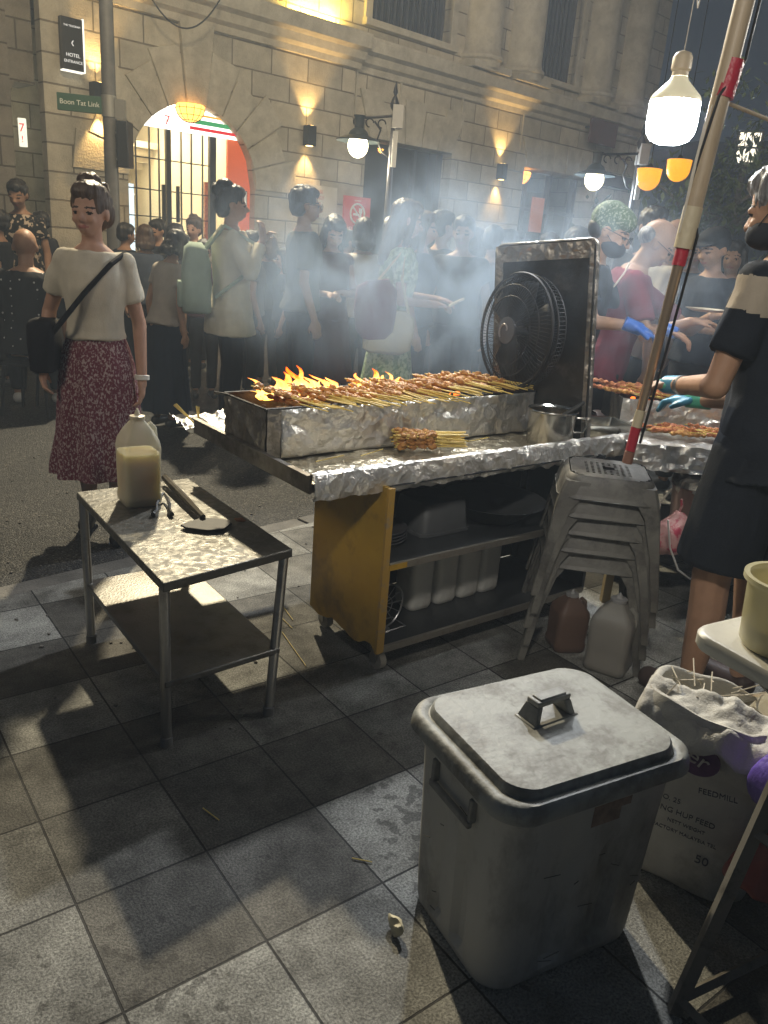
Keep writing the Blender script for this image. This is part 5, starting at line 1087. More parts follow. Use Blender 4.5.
eye_m=mat('eye_dark',(.02,.015,.012),.2); lip_m=mat('lip',(.36,.13,.10),.5); brow_m=mat('brow',(.04,.025,.018),.7)
blackshoe=mat('shoe_black',(.02,.02,.02),.4); whiteshoe=mat('shoe_white',(.6,.6,.56),.6)
def wrinkle(b,amp,sc_,seed,zst=.45):
    for v in b.bm.verts:
        q=Vector((v.co.x*sc_,v.co.y*sc_,v.co.z*sc_*zst+seed)); n=noise.noise(q)+.5*noise.noise(q*2.1)+.7*(.35-abs(noise.noise(q*1.6+Vector((7,3,1)))))
        n=max(n,-.35); v.co+=v.normal*(amp*n) if v.normal.length>.1 else Vector()
def person(label,loc,h,rz,skin='tan',wS=1.,bulk=1.,top=None,sleeve=.5,hem=.90,bottom='trousers',bmat=None,bhem=.06,hair='short',hcol='black',hmat=None,
           armL=None,armR=None,world=False,bend=0,yaw=0,pitch=0,seat=False,vx=.011,shoe=None,group=None,legs=None,glasses=False,mask=False,curl=.9,extra=None,hips=1.,band=None,open_neck=True,glove=None):
    k=h/1.7; t=thing('person',label,'person',loc,rz,group); bend=R(bend)
    dz=-.42 if seat else 0
    PV=Vector((0,0,.95+dz))
    RB=Matrix.Translation(PV)@Matrix.Rotation(-bend,4,'X')@Matrix.Translation(-PV)@Matrix.Translation((0,0,dz))
    NV=Vector((0,0,1.48))
    RH=RB@Matrix.Translation(NV)@Matrix.Rotation(R(yaw),4,'Z')@Matrix.Rotation(R(-pitch),4,'X')@Matrix.Scale(1.07,4)@Matrix.Translation(-NV)
    U=lambda x,y,z:k*(RB@Vector((x,y,z))); HH=lambda x,y,z:k*(RH@Vector((x,y,z)))
    inv=Matrix.Rotation(-rz,3,'Z')
    def W(p):
        p=Vector(p)
        return inv@(p-Vector(loc)) if world else k*(RB@p)
    def rings(rr,e=0,n=24,ez=0):
        return [[U((rx*wS*bulk+e)*math.cos(2*PI*i/n),yo+(ry*bulk+e)*math.sin(2*PI*i/n),z) for i in range(n)] for z,rx,ry,yo in rr]
    TT=[(.84,.165*hips,.125,-.01),(.90,.168*hips,.124,-.012),(.97,.158*hips,.112,-.005),(1.06,.132,.098,.002),(1.14,.133,.100,.004),(1.26,.150,.112,.006),(1.34,.158,.108,0),(1.395,.145,.090,-.008),(1.43,.105,.070,-.01),(1.46,.06,.055,-.005)]
    TR_=[(.84,.13*hips,.10,-.01),(.90,.158*hips,.112,-.012),(.97,.155*hips,.108,-.005),(1.06,.132,.095,.002),(1.14,.135,.098,.004),(1.26,.152,.110,.006),(1.34,.162,.108,0),(1.395,.150,.090,-.008),(1.43,.105,.070,-.01),(1.46,.06,.055,-.005)]
    b=B(); b.loft(rings(TR_))
    sh={s:U(s*.150*wS*(.5+.5*bulk),-.008,1.375) for s in(-1,1)}
    for s in(-1,1): b.ell(sh[s],.050*k*bulk,n=14,k=8)
    b.capsule(U(0,-.01,1.42),HH(0,.0,1.54),.050*k*(.6+.4*bulk),.047*k*(.6+.4*bulk))
    M3=RH.to_3x3()
    def he(c,r_): b.ell(HH(*c),tuple(q*k for q in r_),M=M3,n=20,k=12)
    he((0,-.008,1.618),(.073,.090,.086)); he((0,.022,1.572),(.060,.068,.078)); he((0,.040,1.520),(.034,.036,.026)); he((0,.072,1.600),(.052,.02,.016))
    b.capsule(HH(0,.086,1.594),HH(0,.106,1.566),.008*k,.0135*k,n=10); he((-.011,.097,1.562),(.008,.008,.007)); he((.011,.097,1.562),(.008,.008,.007))
    he((0,.083,1.538),(.022,.012,.006)); he((0,.081,1.528),(.019,.012,.007))
    for s in(-1,1): he((s*.073,-.004,1.582),(.010,.018,.028)); he((s*.034,.066,1.562),(.018,.02,.018))
    # arms
    ends={}
    for s,arm in((-1,armL),(1,armR)):
        if arm is None: e_,w_,hd_,pn=k*(RB@Vector((s*.205*wS*bulk,-.03,1.10))),k*(RB@Vector((s*.225*wS*bulk,.05,.86))),Vector((0,.25,-1)),Vector((-s,0,0))
        else:
            e_,w_=W(arm[0]),W(arm[1]); hd_=(w_-e_).normalized() if len(arm)<3 or arm[2] is None else (inv@Vector(arm[2]) if world else Vector(arm[2])); pn=Vector((0,0,-1)) if len(arm)<4 else Vector(arm[3])
        hd_=hd_.normalized(); lat=hd_.cross(pn).normalized(); pn=lat.cross(hd_).normalized()
        b.capsule(sh[s],e_,.043*k*bulk,.033*k*bulk); b.capsule(e_,w_,.035*k*bulk,.025*k*(.5+.5*bulk)); b.capsule(w_,w_+hd_*.03*k,.024*k,.024*k)
        ends[s]=(e_,w_,hd_,lat,pn)
        def hand(bb,g=0):
            pc=w_+hd_*.055*k; Mh=Matrix((lat,hd_,pn)).transposed(); bb.ell(pc,(.040*k+g,.050*k+g,.016*k+g),M=Mh,n=16,k=10)
            for o_,L in((-.028,.062),(-.010,.074),(.009,.070),(.027,.054)):
                a=w_+hd_*.092*k+lat*o_*k; d1=(hd_*math.cos(curl*.45)+pn*math.sin(curl*.45)).normalized(); m1=a+d1*L*.5*k; d2=(hd_*math.cos(curl*1.2)+pn*math.sin(curl*1.2)).normalized(); m2=m1+d2*L*.5*k
                bb.capsule(a-hd_*.02*k,m1,.0092*k+g,.0085*k+g,n=8); bb.capsule(m1,m2,.0085*k+g,.007*k+g,n=8)
            ls=-s if True else s; th0=w_+hd_*.028*k+lat*(.026*k)*(1 if s<0 else -1); d1=(hd_*.75+lat*.55*(1 if s<0 else -1)+pn*.3).normalized(); m1=th0+d1*.04*k; d2=(hd_*.9+pn*.4).normalized(); bb.capsule(th0,m1,.011*k+g,.0095*k+g,n=8); bb.capsule(m1,m1+d2*.028*k,.0095*k+g,.008*k+g,n=8)
        ends[s]+=(hand,); hand(b)
    # legs
    J={}
    for s in(-1,1):
        if seat: J[s]=[Vector((s*.085,0,.49)),Vector((s*.13,.40,.50)),Vector((s*.14,.36,.085)),Vector((s*.15,.50,.035))]
        elif legs: J[s]=[Vector(q) for q in legs[s]]
        else: J[s]=[Vector((s*.085*hips,-.005,.88)),Vector((s*.088,.012,.48)),Vector((s*.09,-.025,.085)),Vector((s*.105,.115,.035))]
        J[s]=[q*k for q in J[s]]; a,c,d_,f_=J[s]
        b.capsule(a,c,.082*k*bulk,.054*k*bulk); b.capsule(c,c.lerp(d_,.35)+Vector((0,-.01*k,0)),.054*k*bulk,.052*k*bulk); b.capsule(c.lerp(d_,.35)+Vector((0,-.01*k,0)),d_,.052*k*bulk,.034*k); b.capsule(d_+Vector((0,-.015*k,-.045*k)),f_,.036*k,.030*k)
    if seat: b.ell(k*Vector((0,0,.52)),(.16*k,.13*k,.12*k))
    r_=remesh(b,vx,3); 
    Hinv=(RH).inverted(); mis=[]
    for f in r_.bm.faces:
        c=Hinv@(f.calc_center_median()/k); x,y,z=abs(c.x),c.y,c.z
        if y>.05 and 1.45<z<1.72:
            if ((x-.031)/.013)**2+((z-1.590)/.006)**2<1: f.material_index=1
            elif (x/.024)**2+((z-1.534)/.0075)**2<1 and y>.07: f.material_index=2
            elif ((x-.031)/.02)**2+((z-(1.612-.15*abs(x-.028)))/.0045)**2<1: f.material_index=3
    body=obj('body',r_,[SK[skin],eye_m,lip_m,brow_m],t,smooth=70)
    cv=max(vx*1.15,.0095)
    if top:
        b=B(); e=.014
        zz=[q for q in TT if q[0]>hem-.03 and q[0]<(1.45 if not open_neck else 1.435)]
        lo=TT[1] if hem<.93 else [q for q in TT if q[0]>=hem][0]
        R2=[(hem,lo[1]+.012+.05*max(0,.9-hem),lo[2]+.010+.03*max(0,.9-hem),lo[3])]+[q for q in zz if q[0]>hem]
        if hem<.80: R2=[(hem,.215,.165,0)]+[(z,rx*(1.2 if z<.93 else 1.08),ry*(1.2 if z<.93 else 1.08),yo) for z,rx,ry,yo in R2[1:]]
        b.loft(rings(R2,.016))
        for s in(-1,1):
            e_,w_=ends[s][:2]; b.ell(sh[s],.059*k*bulk,n=14,k=8)
            if sleeve<=0: continue
            if sleeve<=1: b.cone(sh[s],sh[s].lerp(e_,sleeve),.055*k*bulk,.058*k*bulk,n=16)
            else: b.capsule(sh[s],e_,.060*k*bulk,.050*k*bulk); b.cone(e_,e_.lerp(w_,sleeve-1),.050*k*bulk,.040*k*bulk,n=16)
        r_=remesh(b,cv,3); r_.bm.normal_update(); wrinkle(r_,.011*k,9,rnd.uniform(0,50))
        mats=[top]
        if band:
            mats.append(band)
            for f in r_.bm.faces:
                c=f.calc_center_median(); 
                for s in(-1,1):
                    d0=(ends[s][0]-sh[s]); tt=(c-sh[s]).dot(d0)/d0.length_squared
                    if -.02<tt<.30 and (c-sh[s]-d0*tt).length<.085*k: f.material_index=1
        obj('shirt',r_,mats,t,smooth=60)
    if bottom in('trousers','shorts'):
        b=B(); b.loft(rings([(.90,.158*hips,.112,-.012),(.97,.155*hips,.108,-.005),(1.03,.140,.10,0)] if not seat else [(.92,.16,.12,-.01),(1.02,.145,.105,0)],.008))
        for s in(-1,1):
            a,c,d_,f_=J[s]; 
            if bottom=='trousers': b.capsule(a,c,.095*k*bulk,.070*k*bulk); b.cone(c,d_+(c-d_)*.06,.070*k*bulk,.056*k,n=16)
            else: b.capsule(a,a.lerp(c,.3),.105*k*bulk,.108*k*bulk); b.cone(a.lerp(c,.3),a.lerp(c,bhem),.108*k*bulk,.108*k*bulk,n=18)
        if not seat: b.ell(k*Vector((0,-.01,.88)),(.16*k*bulk,.115*k*bulk,.09*k))
        r_=remesh(b,cv,3); r_.bm.normal_update(); wrinkle(r_,.007*k,8,rnd.uniform(0,50)); obj('trousers' if bottom=='trousers' else 'shorts',r_,bmat,t,smooth=60)
    if bottom in('skirt','dress'):
        zt=1.03; b=B(); rs=[]; n=60
        for z,rx,ry in((zt,.135,.10),(.98,.150,.115),(.90,.172,.135),(.75,.185,.150),(.55,.20,.17),(bhem+.05,.225,.19),(bhem,.228,.195),(bhem+.006,.21,.175)):
            fl=.10*(zt-z)/(zt-bhem+.01); rs.append([k*Vector((rx*hips*(1+fl*math.sin(i*2*PI*9/n+z*2))*math.cos(2*PI*i/n),ry*(1+fl*math.sin(i*2*PI*9/n+z*2))*math.sin(2*PI*i/n),z)) for i in range(n)])
        b.loft(rs); b.bm.normal_update(); wrinkle(b,.006*k,9,3); obj('skirt',b,bmat,t,smooth=60)
    sm_=shoe or blackshoe
    for s in(-1,1):
        a,c,d_,f_=J[s]; b=B(); b.capsule(d_+Vector((0,-.02*k,-.04*k)),f_,.043*k,.038*k,n=14); 
        for v in b.bm.verts: v.co.z=max(v.co.z,.004)
        obj('shoe',b,sm_,t,smooth=60)
    # hair
    if hair!='bald':
        b=B(); he2=lambda c,r_: b.ell(HH(*c),tuple(q*k for q in r_),M=M3,n=22,k=14)
        hm=hmat or hairm[hcol]
        he2((0,-.018,1.630),(.082,.093,.087))
        if hair in('short',): he2((0,.025,1.665),(.066,.060,.045)); he2((0,-.04,1.58),(.078,.065,.06))
        if hair=='bun': he2((0,.01,1.668),(.068,.075,.045)); he2((0,-.05,1.60),(.078,.06,.07)); he2((0,-.115,1.665),(.042,.045,.042))
        if hair=='up': he2((0,.01,1.672),(.072,.075,.048)); he2((0,-.06,1.59),(.08,.06,.08)); he2((0,-.09,1.68),(.05,.045,.04)); he2((.02,-.05,1.72),(.05,.05,.03))
        if hair in('long','bob'):
            zb=1.30 if hair=='long' else 1.46; he2((0,.02,1.668),(.07,.068,.045))
            n=20; b.loft([[HH(rx*math.cos(2*PI*i/n),yo+ry*math.sin(2*PI*i/n),z) for i in range(n)] for z,rx,ry,yo in((zb,.055,.025,-.085),(zb+.06,.095,.045,-.075),(1.50,.096,.060,-.055),(1.58,.090,.070,-.040),(1.64,.07,.06,-.03))])
            for s in(-1,1): b.capsule(HH(s*.070,.030,1.635),HH(s*.078,.010,max(zb+.03,1.42)),.022*k,.02*k)
        if hair=='bandana': he2((0,.004,1.650),(.079,.093,.062))
        if hair=='cap': he2((0,.0,1.655),(.080,.094,.060)); b.loft([[HH(.07*math.cos(PI*i/10),.06+.10*math.sin(PI*i/10),z) for i in range(11)] for z in(1.632,1.640)])
        r_=remesh(b,max(.0075,vx*.8),2); r_.bm.normal_update(); wrinkle(r_,.008*k if hair not in('bandana','cap') else .002,45,1,.12); obj({'bandana':'bandana','cap':'cap'}.get(hair,'hair'),r_,hm,t,smooth=60)
        if hair=='bandana':
            b=B(); b.ell(HH(0,-.045,1.585),tuple(q*k for q in(.070,.058,.055)),M=M3); obj('hair',b,hairm['black'],t)
    if glasses:
        b=B()
        for s in(-1,1):
            b.tube([HH(s*.033+.024*math.cos(2*PI*i/16),.103,1.588+.018*math.sin(2*PI*i/16)) for i in range(16)],.0022*k,n=5,closed=True); b.cone(HH(s*.058,.100,1.594),HH(s*.082,-.01,1.596),.0018*k,n=5)
        b.cone(HH(-.009,.105,1.592),HH(.009,.105,1.592),.002*k,n=5); obj('glasses',b,black,t)
    if mask:
        b=B(); b.ell(HH(0,.045,1.535),tuple(q*k for q in(.064,.066,.046)),M=M3,n=20,k=12)
        for s in(-1,1): b.cone(HH(s*.06,.05,1.55),HH(s*.082,-.01,1.585),.002*k,n=5)
        obj('face_mask',b,cloth('mask',(.035,.037,.045)),t)
    if glove:
        for s,g_ in glove.items():
            b=B(); ends[s][5](b,.0025); e_,w_,hd_=ends[s][:3]; b.cone(w_-hd_*.04*k,w_+hd_*.05*k,.034*k,.030*k,n=14); obj('glove',remesh(b,.006,2),g_,t,smooth=60)
    t['_k']=0; del t['_k']
    return t,U,HH,ends,k
def at_g(x,y,Y): 
    p=AT(x,y,Y); return (p.x,p.y,0.)
cloth_white=cloth('white',(.55,.52,.46)); cl_black=cloth('black',(.015,.016,.02)); cl_navy=cloth('navy',(.02,.028,.045)); cl_grey=cloth('greytee',(.16,.165,.16)); cl_dark=cloth('dark',(.022,.022,.026))
rgl=(-.025,)
# --- woman in the skirt
skm=cloth('skirt_print',(.14,.028,.045),(.40,.30,.29),scale=120,lo=.52,hi=.56,stretch=(1,1,.6))
RD=(-.025)
w1,U1,H1,E1,k1=person('woman in cream T-shirt and maroon print skirt walking past the steel table',(at_g(96,330,3.66)[0],3.66,RD),1.60,R(190),'fair',wS=.88,top=cloth('cream_tee',(.62,.57,.46)),sleeve=.62,hem=1.02,bottom='skirt',bmat=skm,bhem=.34,hair='up',hcol='brown',vx=.0065,
   armR=((.225,-.06,1.13),(.235,.08,.90),(.0,.3,-1),(-1,0,0)),armL=((-.200,-.03,1.10),(-.215,.03,.84),(0,.12,-1),(1,0,0)),yaw=-14,pitch=3,hips=1.02,shoe=blackshoe,
   legs={-1:[(-.085,0,.88),(-.085,.05,.48),(-.085,.03,.085),(-.09,.17,.035)],1:[(.085,0,.88),(.09,-.04,.49),(.09,-.14,.11),(.10,-.02,.04)]})
e_,w_,hd_=E1[-1][:3]; b=B(); b.lathe([(.031,-.012),(.034,-.010),(.034,.010),(.031,.012)],n=18); 
qm=Matrix.Translation(w_-hd_*.005)@hd_.to_track_quat('Z','Y').to_matrix().to_4x4()
for v in b.bm.verts: v.co=qm@v.co
obj('watch_strap',b,mat('strap_white',(.7,.68,.62),.5),w1)
strap=B(); strap.tube([U1(-.15,-.02,1.43),U1(-.10,.105,1.38),U1(.02,.145,1.24),U1(.13,.15,1.10),U1(.20,.10,1.02)],.012,n=8)
cb_=thing('crossbody_bag','black crossbody bag hanging at the hip of the woman in the maroon skirt','bag',w1.location,R(190)); obj('strap',strap,cloth('strap_black',(.012,.012,.014)),cb_)
b=B(); c_=U1(.225,.06,1.00); b.loft([[c_+Vector((x*kk,y*kk,z)) for x,y in rrect(.055,.10,.03)] for z,kk in((-.13,.7),(-.12,.95),(0,1.05),(.08,1),(.10,.8))]); obj('bag_body',b,cloth('bag_black',(.015,.015,.018)),cb_,smooth=60)
# --- cook at the right
cooktee=cloth('cook_black',(.016,.02,.028)); cookband=cloth('cook_band',(.42,.36,.28))
gl_blue=mat('glove_blue',(.06,.25,.38),.3); gl_green=mat('glove_green',(.10,.45,.30),.3)
kp=at_g(798,330,2.50)
ck=person('cook in black T-shirt with cream sleeve bands and black shorts at the right edge',kp,1.76,R(38),'tan',bulk=1.13,top=cooktee,band=cookband,sleeve=.68,hem=.80,bottom='shorts',bmat=cooktee,bhem=.90,hair='short',hcol='grey',
   world=True,armL=(AT(716,386,2.42),AT(676,385,2.72),Vector((-.45,.9,-.15)),(0,0,-1)),armR=(AT(752,400,2.75),AT(700,400,2.92),Vector((-.8,.5,-.1)),(0,0,-1)),bend=9,yaw=4,pitch=10,vx=.0065,mask=True,glove={-1:gl_blue,1:gl_green},shoe=mat('sandal_dark',(.05,.03,.025),.6),
   legs={-1:[(-.09,0,.88),(-.12,.03,.47),(-.13,.02,.085),(-.14,.16,.035)],1:[(.09,0,.88),(.10,.01,.48),(.10,-.03,.085),(.11,.10,.035)]})
e_,w_,hd_=ck[3][-1][:3]; fd=(w_-e_).normalized(); b=B(); b.lathe([(.030,-.012),(.033,-.010),(.033,.010),(.030,.012)],n=18); qm=Matrix.Translation(w_-fd*.055)@fd.to_track_quat('Z','Y').to_matrix().to_4x4()
for v in b.bm.verts: v.co=qm@v.co
obj('wristwatch',b,mat('watch_steel',(.4,.4,.4),.3,1),ck[0])
# --- bandana cook
ban=mat('bandana_green',(.07,.11,.05),.8,c2=(.30,.33,.24),scale=95,lo=.55,hi=.58,detail=2,bump=.2)
person('cook in green paisley bandana, glasses and black shirt reaching over the second grill',at_g(578,280,4.15),1.70,R(-112),'tan',top=cl_dark,sleeve=.55,hem=.85,bmat=cl_dark,hair='bandana',hmat=ban,world=True,
   armR=(AT(592,322,3.90),AT(632,326,3.80),Vector((1,-.2,-.3)),(0,0,-1)),armL=(AT(640,330,4.3),AT(668,330,4.05),Vector((.8,-.5,-.3)),(0,0,-1)),bend=8,pitch=14,vx=.0065,glasses=True,mask=True,glove={1:mat('glove_royal',(.04,.14,.5),.3),-1:mat('glove_royal',(.04,.14,.5),.3)})
# --- polo man
polo=cloth('maroon_polo',(.20,.018,.035)); pipe=mat('pale_piping',(.6,.55,.45),.7)
pm_=person('balding grey man in maroon polo with pale piping bending over a plate behind the pole',at_g(612,300,4.40),1.68,R(-98),'tan',bulk=1.1,top=polo,sleeve=.75,hem=.86,bmat=cl_dark,hair='bald',world=True,
   armR=(AT(645,335,4.15),AT(690,322,4.05),Vector((1,0,.1)),(0,0,-1)),armL=(AT(690,330,4.6),AT(712,316,4.4),Vector((1,-.3,.2)),(0,0,-1)),bend=12,pitch=22,vx=.0075,glasses=True)
b=B(); e_=pm_[3][1][0]; sh0=pm_[1](.165*1.1,-.008,1.375); b.tube([pm_[1](.10,-.06,1.46),pm_[1](.16,-.075,1.40),pm_[1](.17,-.11,1.30),pm_[1](.15,-.12,1.2)],.005,n=5); obj('shirt_piping',b,pipe,pm_[0])
b=B(); b.ell(pm_[2](0,-.05,1.60),(.078*pm_[4],.06*pm_[4],.055*pm_[4]),M=None); obj('hair',b,hairm['grey'],pm_[0])
p=AT(706,312,4.1); pt=thing('paper_plate','pale paper plate held by the man in the maroon polo','plate',tuple(p)); obj('plate_body',B().lathe([(.001,.0),(.07,.002),(.10,.014),(.101,.016),(.07,.005),(.001,.003)],n=24),mat('paper_plate',(.55,.5,.4),.7),pt)
def P(label,x,y,Y,h,rz,**k): return person(label,at_g(x,y,Y),h,R(rz),**k)
# right crowd
P('man in white T-shirt bending forward behind the maroon polo man',636,290,4.95,1.72,-80,skin='mid',bulk=1.12,top=cloth_white,bend=16,hair='bald',bmat=cl_dark,pitch=10)
P('young man with short dark hair in a black T-shirt watching from behind the pole',644,280,5.6,1.78,165,skin='mid',top=cl_black,bmat=cl_dark,yaw=25,vx=.008)
P('man in dark cap and navy T-shirt holding a tray right of the pole',709,290,5.1,1.66,120,skin='tan',top=cl_navy,hair='cap',hmat=cl_black,bmat=cl_dark,pitch=15,vx=.009,armR=((.26,.0,1.12),(.10,.28,1.13)),armL=((-.26,.0,1.12),(-.10,.28,1.13)))
P('small face of a person in dark clothes behind the man in the cap',727,290,5.9,1.62,150,skin='tan',top=cl_dark,bmat=cl_dark,hair='bob')
# woman in green dress
grn=cloth('green_print',(.24,.36,.20),(.52,.62,.42),scale=30,lo=.46,hi=.54)
gd=P('woman in green print dress with long brown hair holding paper tickets in the smoke',392,300,5.5,1.70,-78,skin='fair',wS=.93,top=grn,sleeve=.6,hem=.98,bottom='skirt',bmat=grn,bhem=.35,hair='long',hcol='brown',vx=.0075,
  armR=((.22,.0,1.10),(.10,.26,1.10)),armL=((-.20,.05,1.12),(-.05,.30,1.13)),bend=4,pitch=6)
p=gd[3][1][1]+gd[3][1][2]*.13; tk=thing('paper_ticket','small curled paper ticket in the hand of the woman in the green dress','ticket',gd[0].location,gd[0].rotation_euler.z); b=B(); b.tube([p,p+Vector((0,.05,.03)),p+Vector((0,.10,.055))],[.012,.010,.009],n=8); obj('ticket_roll',b,mat('paper',(.7,.62,.45),.8),tk)
tote=thing('tote_bag','cream and maroon cloth tote hanging from the arm of the woman in the green dress','bag',gd[0].location,gd[0].rotation_euler.z)
c_=gd[1](.30,-.06,.93); b=B().loft([[c_+Vector((x*kk,y*kk+.02*math.sin(z*9),z)) for x,y in rrect(.05,.16,.04)] for z,kk in((-.16,.65),(-.14,.95),(-.02,1.05),(.06,.95),(.10,.6))]); b.jitter(.02,14); obj('bag_body',b,cloth('tote_cream',(.62,.52,.30)),tote,smooth=60)
b=B().loft([[c_+Vector((.02+x*kk,y*kk-.10,z+.12)) for x,y in rrect(.06,.14,.05)] for z,kk in((-.18,.5),(-.14,.9),(0,1.05),(.12,.9),(.17,.5))]); b.jitter(.03,12); obj('folded_jacket',b,cloth('maroon_jacket',(.16,.03,.05)),tote,smooth=60)
b=B().tube([c_+Vector((0,-.12,.08)),c_+Vector((-.04,-.08,.30)),gd[1](.16,.0,1.43),c_+Vector((-.02,.06,.30)),c_+Vector((0,.12,.08))],.010,n=6); obj('bag_strap',b,cloth('tote_cream',(.62,.52,.30)),tote)
# woman in cream jacket
crm=cloth('cream_jacket',(.66,.60,.44))
cj=P('woman in long cream jacket with pinned up hair and hand raised to her face',231,290,5.95,1.72,-72,skin='tan',wS=.95,top=crm,sleeve=1.85,hem=.72,bmat=cl_black,hair='up',hcol='black',vx=.0075,
  armR=((.24,.10,1.16),(.12,.20,1.38),(-.2,.0,1),(-.6,-.5,0)),armL=((-.22,.08,1.15),(-.10,.22,1.36)),bulk=1.06,open_neck=False)
bp2=thing('backpack','pale mint backpack on the back of the woman in the cream jacket','backpack',cj[0].location,cj[0].rotation_euler.z)
c_=cj[1](.06,-.25,1.10); b=B().loft([[c_+Vector((x*kk,y*kk*(1+.1*(z<0)),z)) for x,y in rrect(.15,.09,.05)] for z,kk in((-.24,.75),(-.22,.98),(-.05,1.05),(.10,1),(.20,.85),(.24,.5))]); b.sub(1); b.jitter(.012,12); mint=cloth('mint_nylon',(.38,.47,.38)); obj('bag_body',b,mint,bp2,smooth=60)
b=B().loft([[c_+Vector((x*kk,-.10+y*kk,z-.08)) for x,y in rrect(.11,.03,.025)] for z,kk in((-.12,.85),(-.11,1),(.05,1),(.06,.85))]); obj('front_pocket',b,mint,bp2,smooth=60)
for s in(-1,1): obj('shoulder_strap',B().tube([c_+Vector((s*.09,.06,.20)),cj[1](.0+s*.12,-.06,1.46),cj[1](s*.13,.14,1.36),cj[1](s*.14,.15,1.2),c_+Vector((s*.13,.12,-.12))],.013,n=6),mint,bp2)
# man in grey tee, women around
P('man with glasses and short black hair in a grey T-shirt looking to the right',302,290,6.0,1.76,-72,skin='tan',top=cl_grey,bmat=cl_dark,hair='short',glasses=True,vx=.0075,sleeve=.7)
P('woman with long black hair in brown sleeveless top looking down at her phone',329,300,6.3,1.60,200,skin='fair',wS=.92,top=cloth('brown_top',(.10,.04,.035)),sleeve=0,bottom='skirt',bmat=cloth('brown_top',(.10,.04,.035)),bhem=.4,hair='long',pitch=28,vx=.0075,armR=((.21,.02,1.12),(.08,.24,1.12)),armL=((-.21,.02,1.12),(-.03,.26,1.14)))
P('woman with black bobbed hair and white top seen from behind beside the red sign',360,300,6.8,1.60,10,skin='tan',wS=.92,top=cloth_white,bmat=cl_dark,hair='bob')
P('girl in pale blouse and long dark skirt with head lowered behind the mint backpack',165,330,5.9,1.42,-30,skin='tan',wS=.9,top=cloth('pale_blouse',(.42,.37,.31)),bottom='skirt',bmat=cl_navy,bhem=.15,hair='bob',bend=10,pitch=20)
# seated diners on the road at the left
dots=cloth('dotted_black',(.014,.014,.016),(.014,.014,.016))
def dot_mat():
    nt=dots.node_tree; b=[n for n in nt.nodes if n.type=='BSDF_PRINCIPLED'][0]; tc=N(nt,'ShaderNodeTexCoord'); v=N(nt,'ShaderNodeTexVoronoi',Scale=17,Randomness=.35); nt.links.new(tc.outputs['Object'],v.inputs['Vector'])
    c=N(nt,'ShaderNodeMath',operation='LESS_THAN'); c.inputs[1].default_value=.13; nt.links.new(v.outputs['Distance'],c.inputs[0]); mx=N(nt,'ShaderNodeMix',data_type='RGBA'); mx.inputs[6].default_value=(.014,.014,.016,1); mx.inputs[7].default_value=(.5,.5,.48,1); nt.links.new(c.outputs[0],mx.inputs[0]); nt.links.new(mx.outputs[2],b.inputs['Base Color'])
dot_mat()
def stool_seat(x,y,Y,lab): 
    p=at_g(x,y,Y); t=thing('folding_chair',lab,'chair',(p[0],p[1],-.025)); obj('seat',B().box((0,0,.40),(.36,.36,.03)),cl_dark,t,bevel=.008)
    for sx in(-1,1):
        for sy in(-1,1): obj('leg',B().cone((sx*.15,sy*.15,.385),(sx*.18,sy*.18,0),.014,n=8),black,t)
    return t
person('bald man in black dotted shirt seated with his back to the street stall',(at_g(28,300,6.1)[0],6.1,-.025),1.80,R(20),skin='mid',bulk=1.2,top=dots,sleeve=.9,hem=.86,seat=True,bmat=cl_dark,hair='bald',shoe=whiteshoe,bend=4,pitch=6,vx=.009,legs=None)
stool_seat(28,300,6.1,'dark seat under the bald man in the dotted shirt')
person('dark haired diner leaning over beside the bald man',(at_g(62,300,6.5)[0],6.5,-.025),1.72,R(-60),skin='tan',top=cloth_white,seat=True,bmat=cl_dark,hair='short',bend=18,pitch=15,shoe=whiteshoe)
stool_seat(62,300,6.5,'dark seat under the leaning diner at the left')
circ=cloth('circle_print',(.02,.02,.02),(.5,.4,.3),scale=26,lo=.55,hi=.6,detail=1)
P('person in black top with pale circle print standing beyond the bald man',24,260,7.6,1.72,185,skin='mid',top=circ,bmat=cl_dark,hair='short',pitch=20)
P('diner with black hair at the extreme left edge behind the bald man',2,280,7.0,1.45,100,skin='mid',top=cl_dark,bmat=cl_dark,hair='short')
more=[(44,270,8.0,1.55,60,'short','dark haired head showing between the bald man and the woman in cream'),(126,270,7.4,1.50,-40,'short','dark haired person just right of the street pole'),
(146,280,7.0,1.50,20,'bob','black haired person at the left of the group before the shop arch'),(160,280,7.8,1.56,150,'short','dark figure between two black haired heads before the shop arch'),(176,280,7.2,1.53,-20,'long','long haired person in the middle of the group before the shop door'),
(194,280,8.1,1.60,170,'up','person with top knot directly before the shop door'),(204,290,6.6,1.42,200,'short','short person in dark clothes behind the mint backpack'),(252,280,6.6,1.52,-70,'short','person in black cap height with the bulb lit helmet shape behind the cream jacket'),
(268,285,7.4,1.50,30,'bob','dark haired person left of the man in grey, partly hidden'),(285,285,6.9,1.40,100,'long','long haired girl just behind the man in grey'),(345,285,7.8,1.52,-60,'short','dark head just left of the red sign post'),
(418,280,5.6,1.66,-100,'long','woman in dark maroon top walking behind the green dress'),(437,290,6.2,1.70,-60,'short','tall dark figure right of the ticket holder in the smoke'),(458,290,5.8,1.66,170,'short','dark figure in thick smoke between the ticket and the fan'),
(472,285,6.8,1.60,20,'bob','bobbed head in the smoke left of the heat shield'),(488,285,6.3,1.62,-30,'short','short haired head in the smoke touching the heat shield'),(503,290,7.3,1.62,90,'bun','head with a bun just above the top left corner of the heat shield'),
(545,280,6.8,1.60,150,'short','dark figure behind the heat shield, right of its left corner'),(572,280,6.2,1.64,-150,'long','long haired dark figure just left of the bandana cook'),(690,280,7.2,1.66,180,'short','distant person in dark clothes between the polo man and the capped man')]
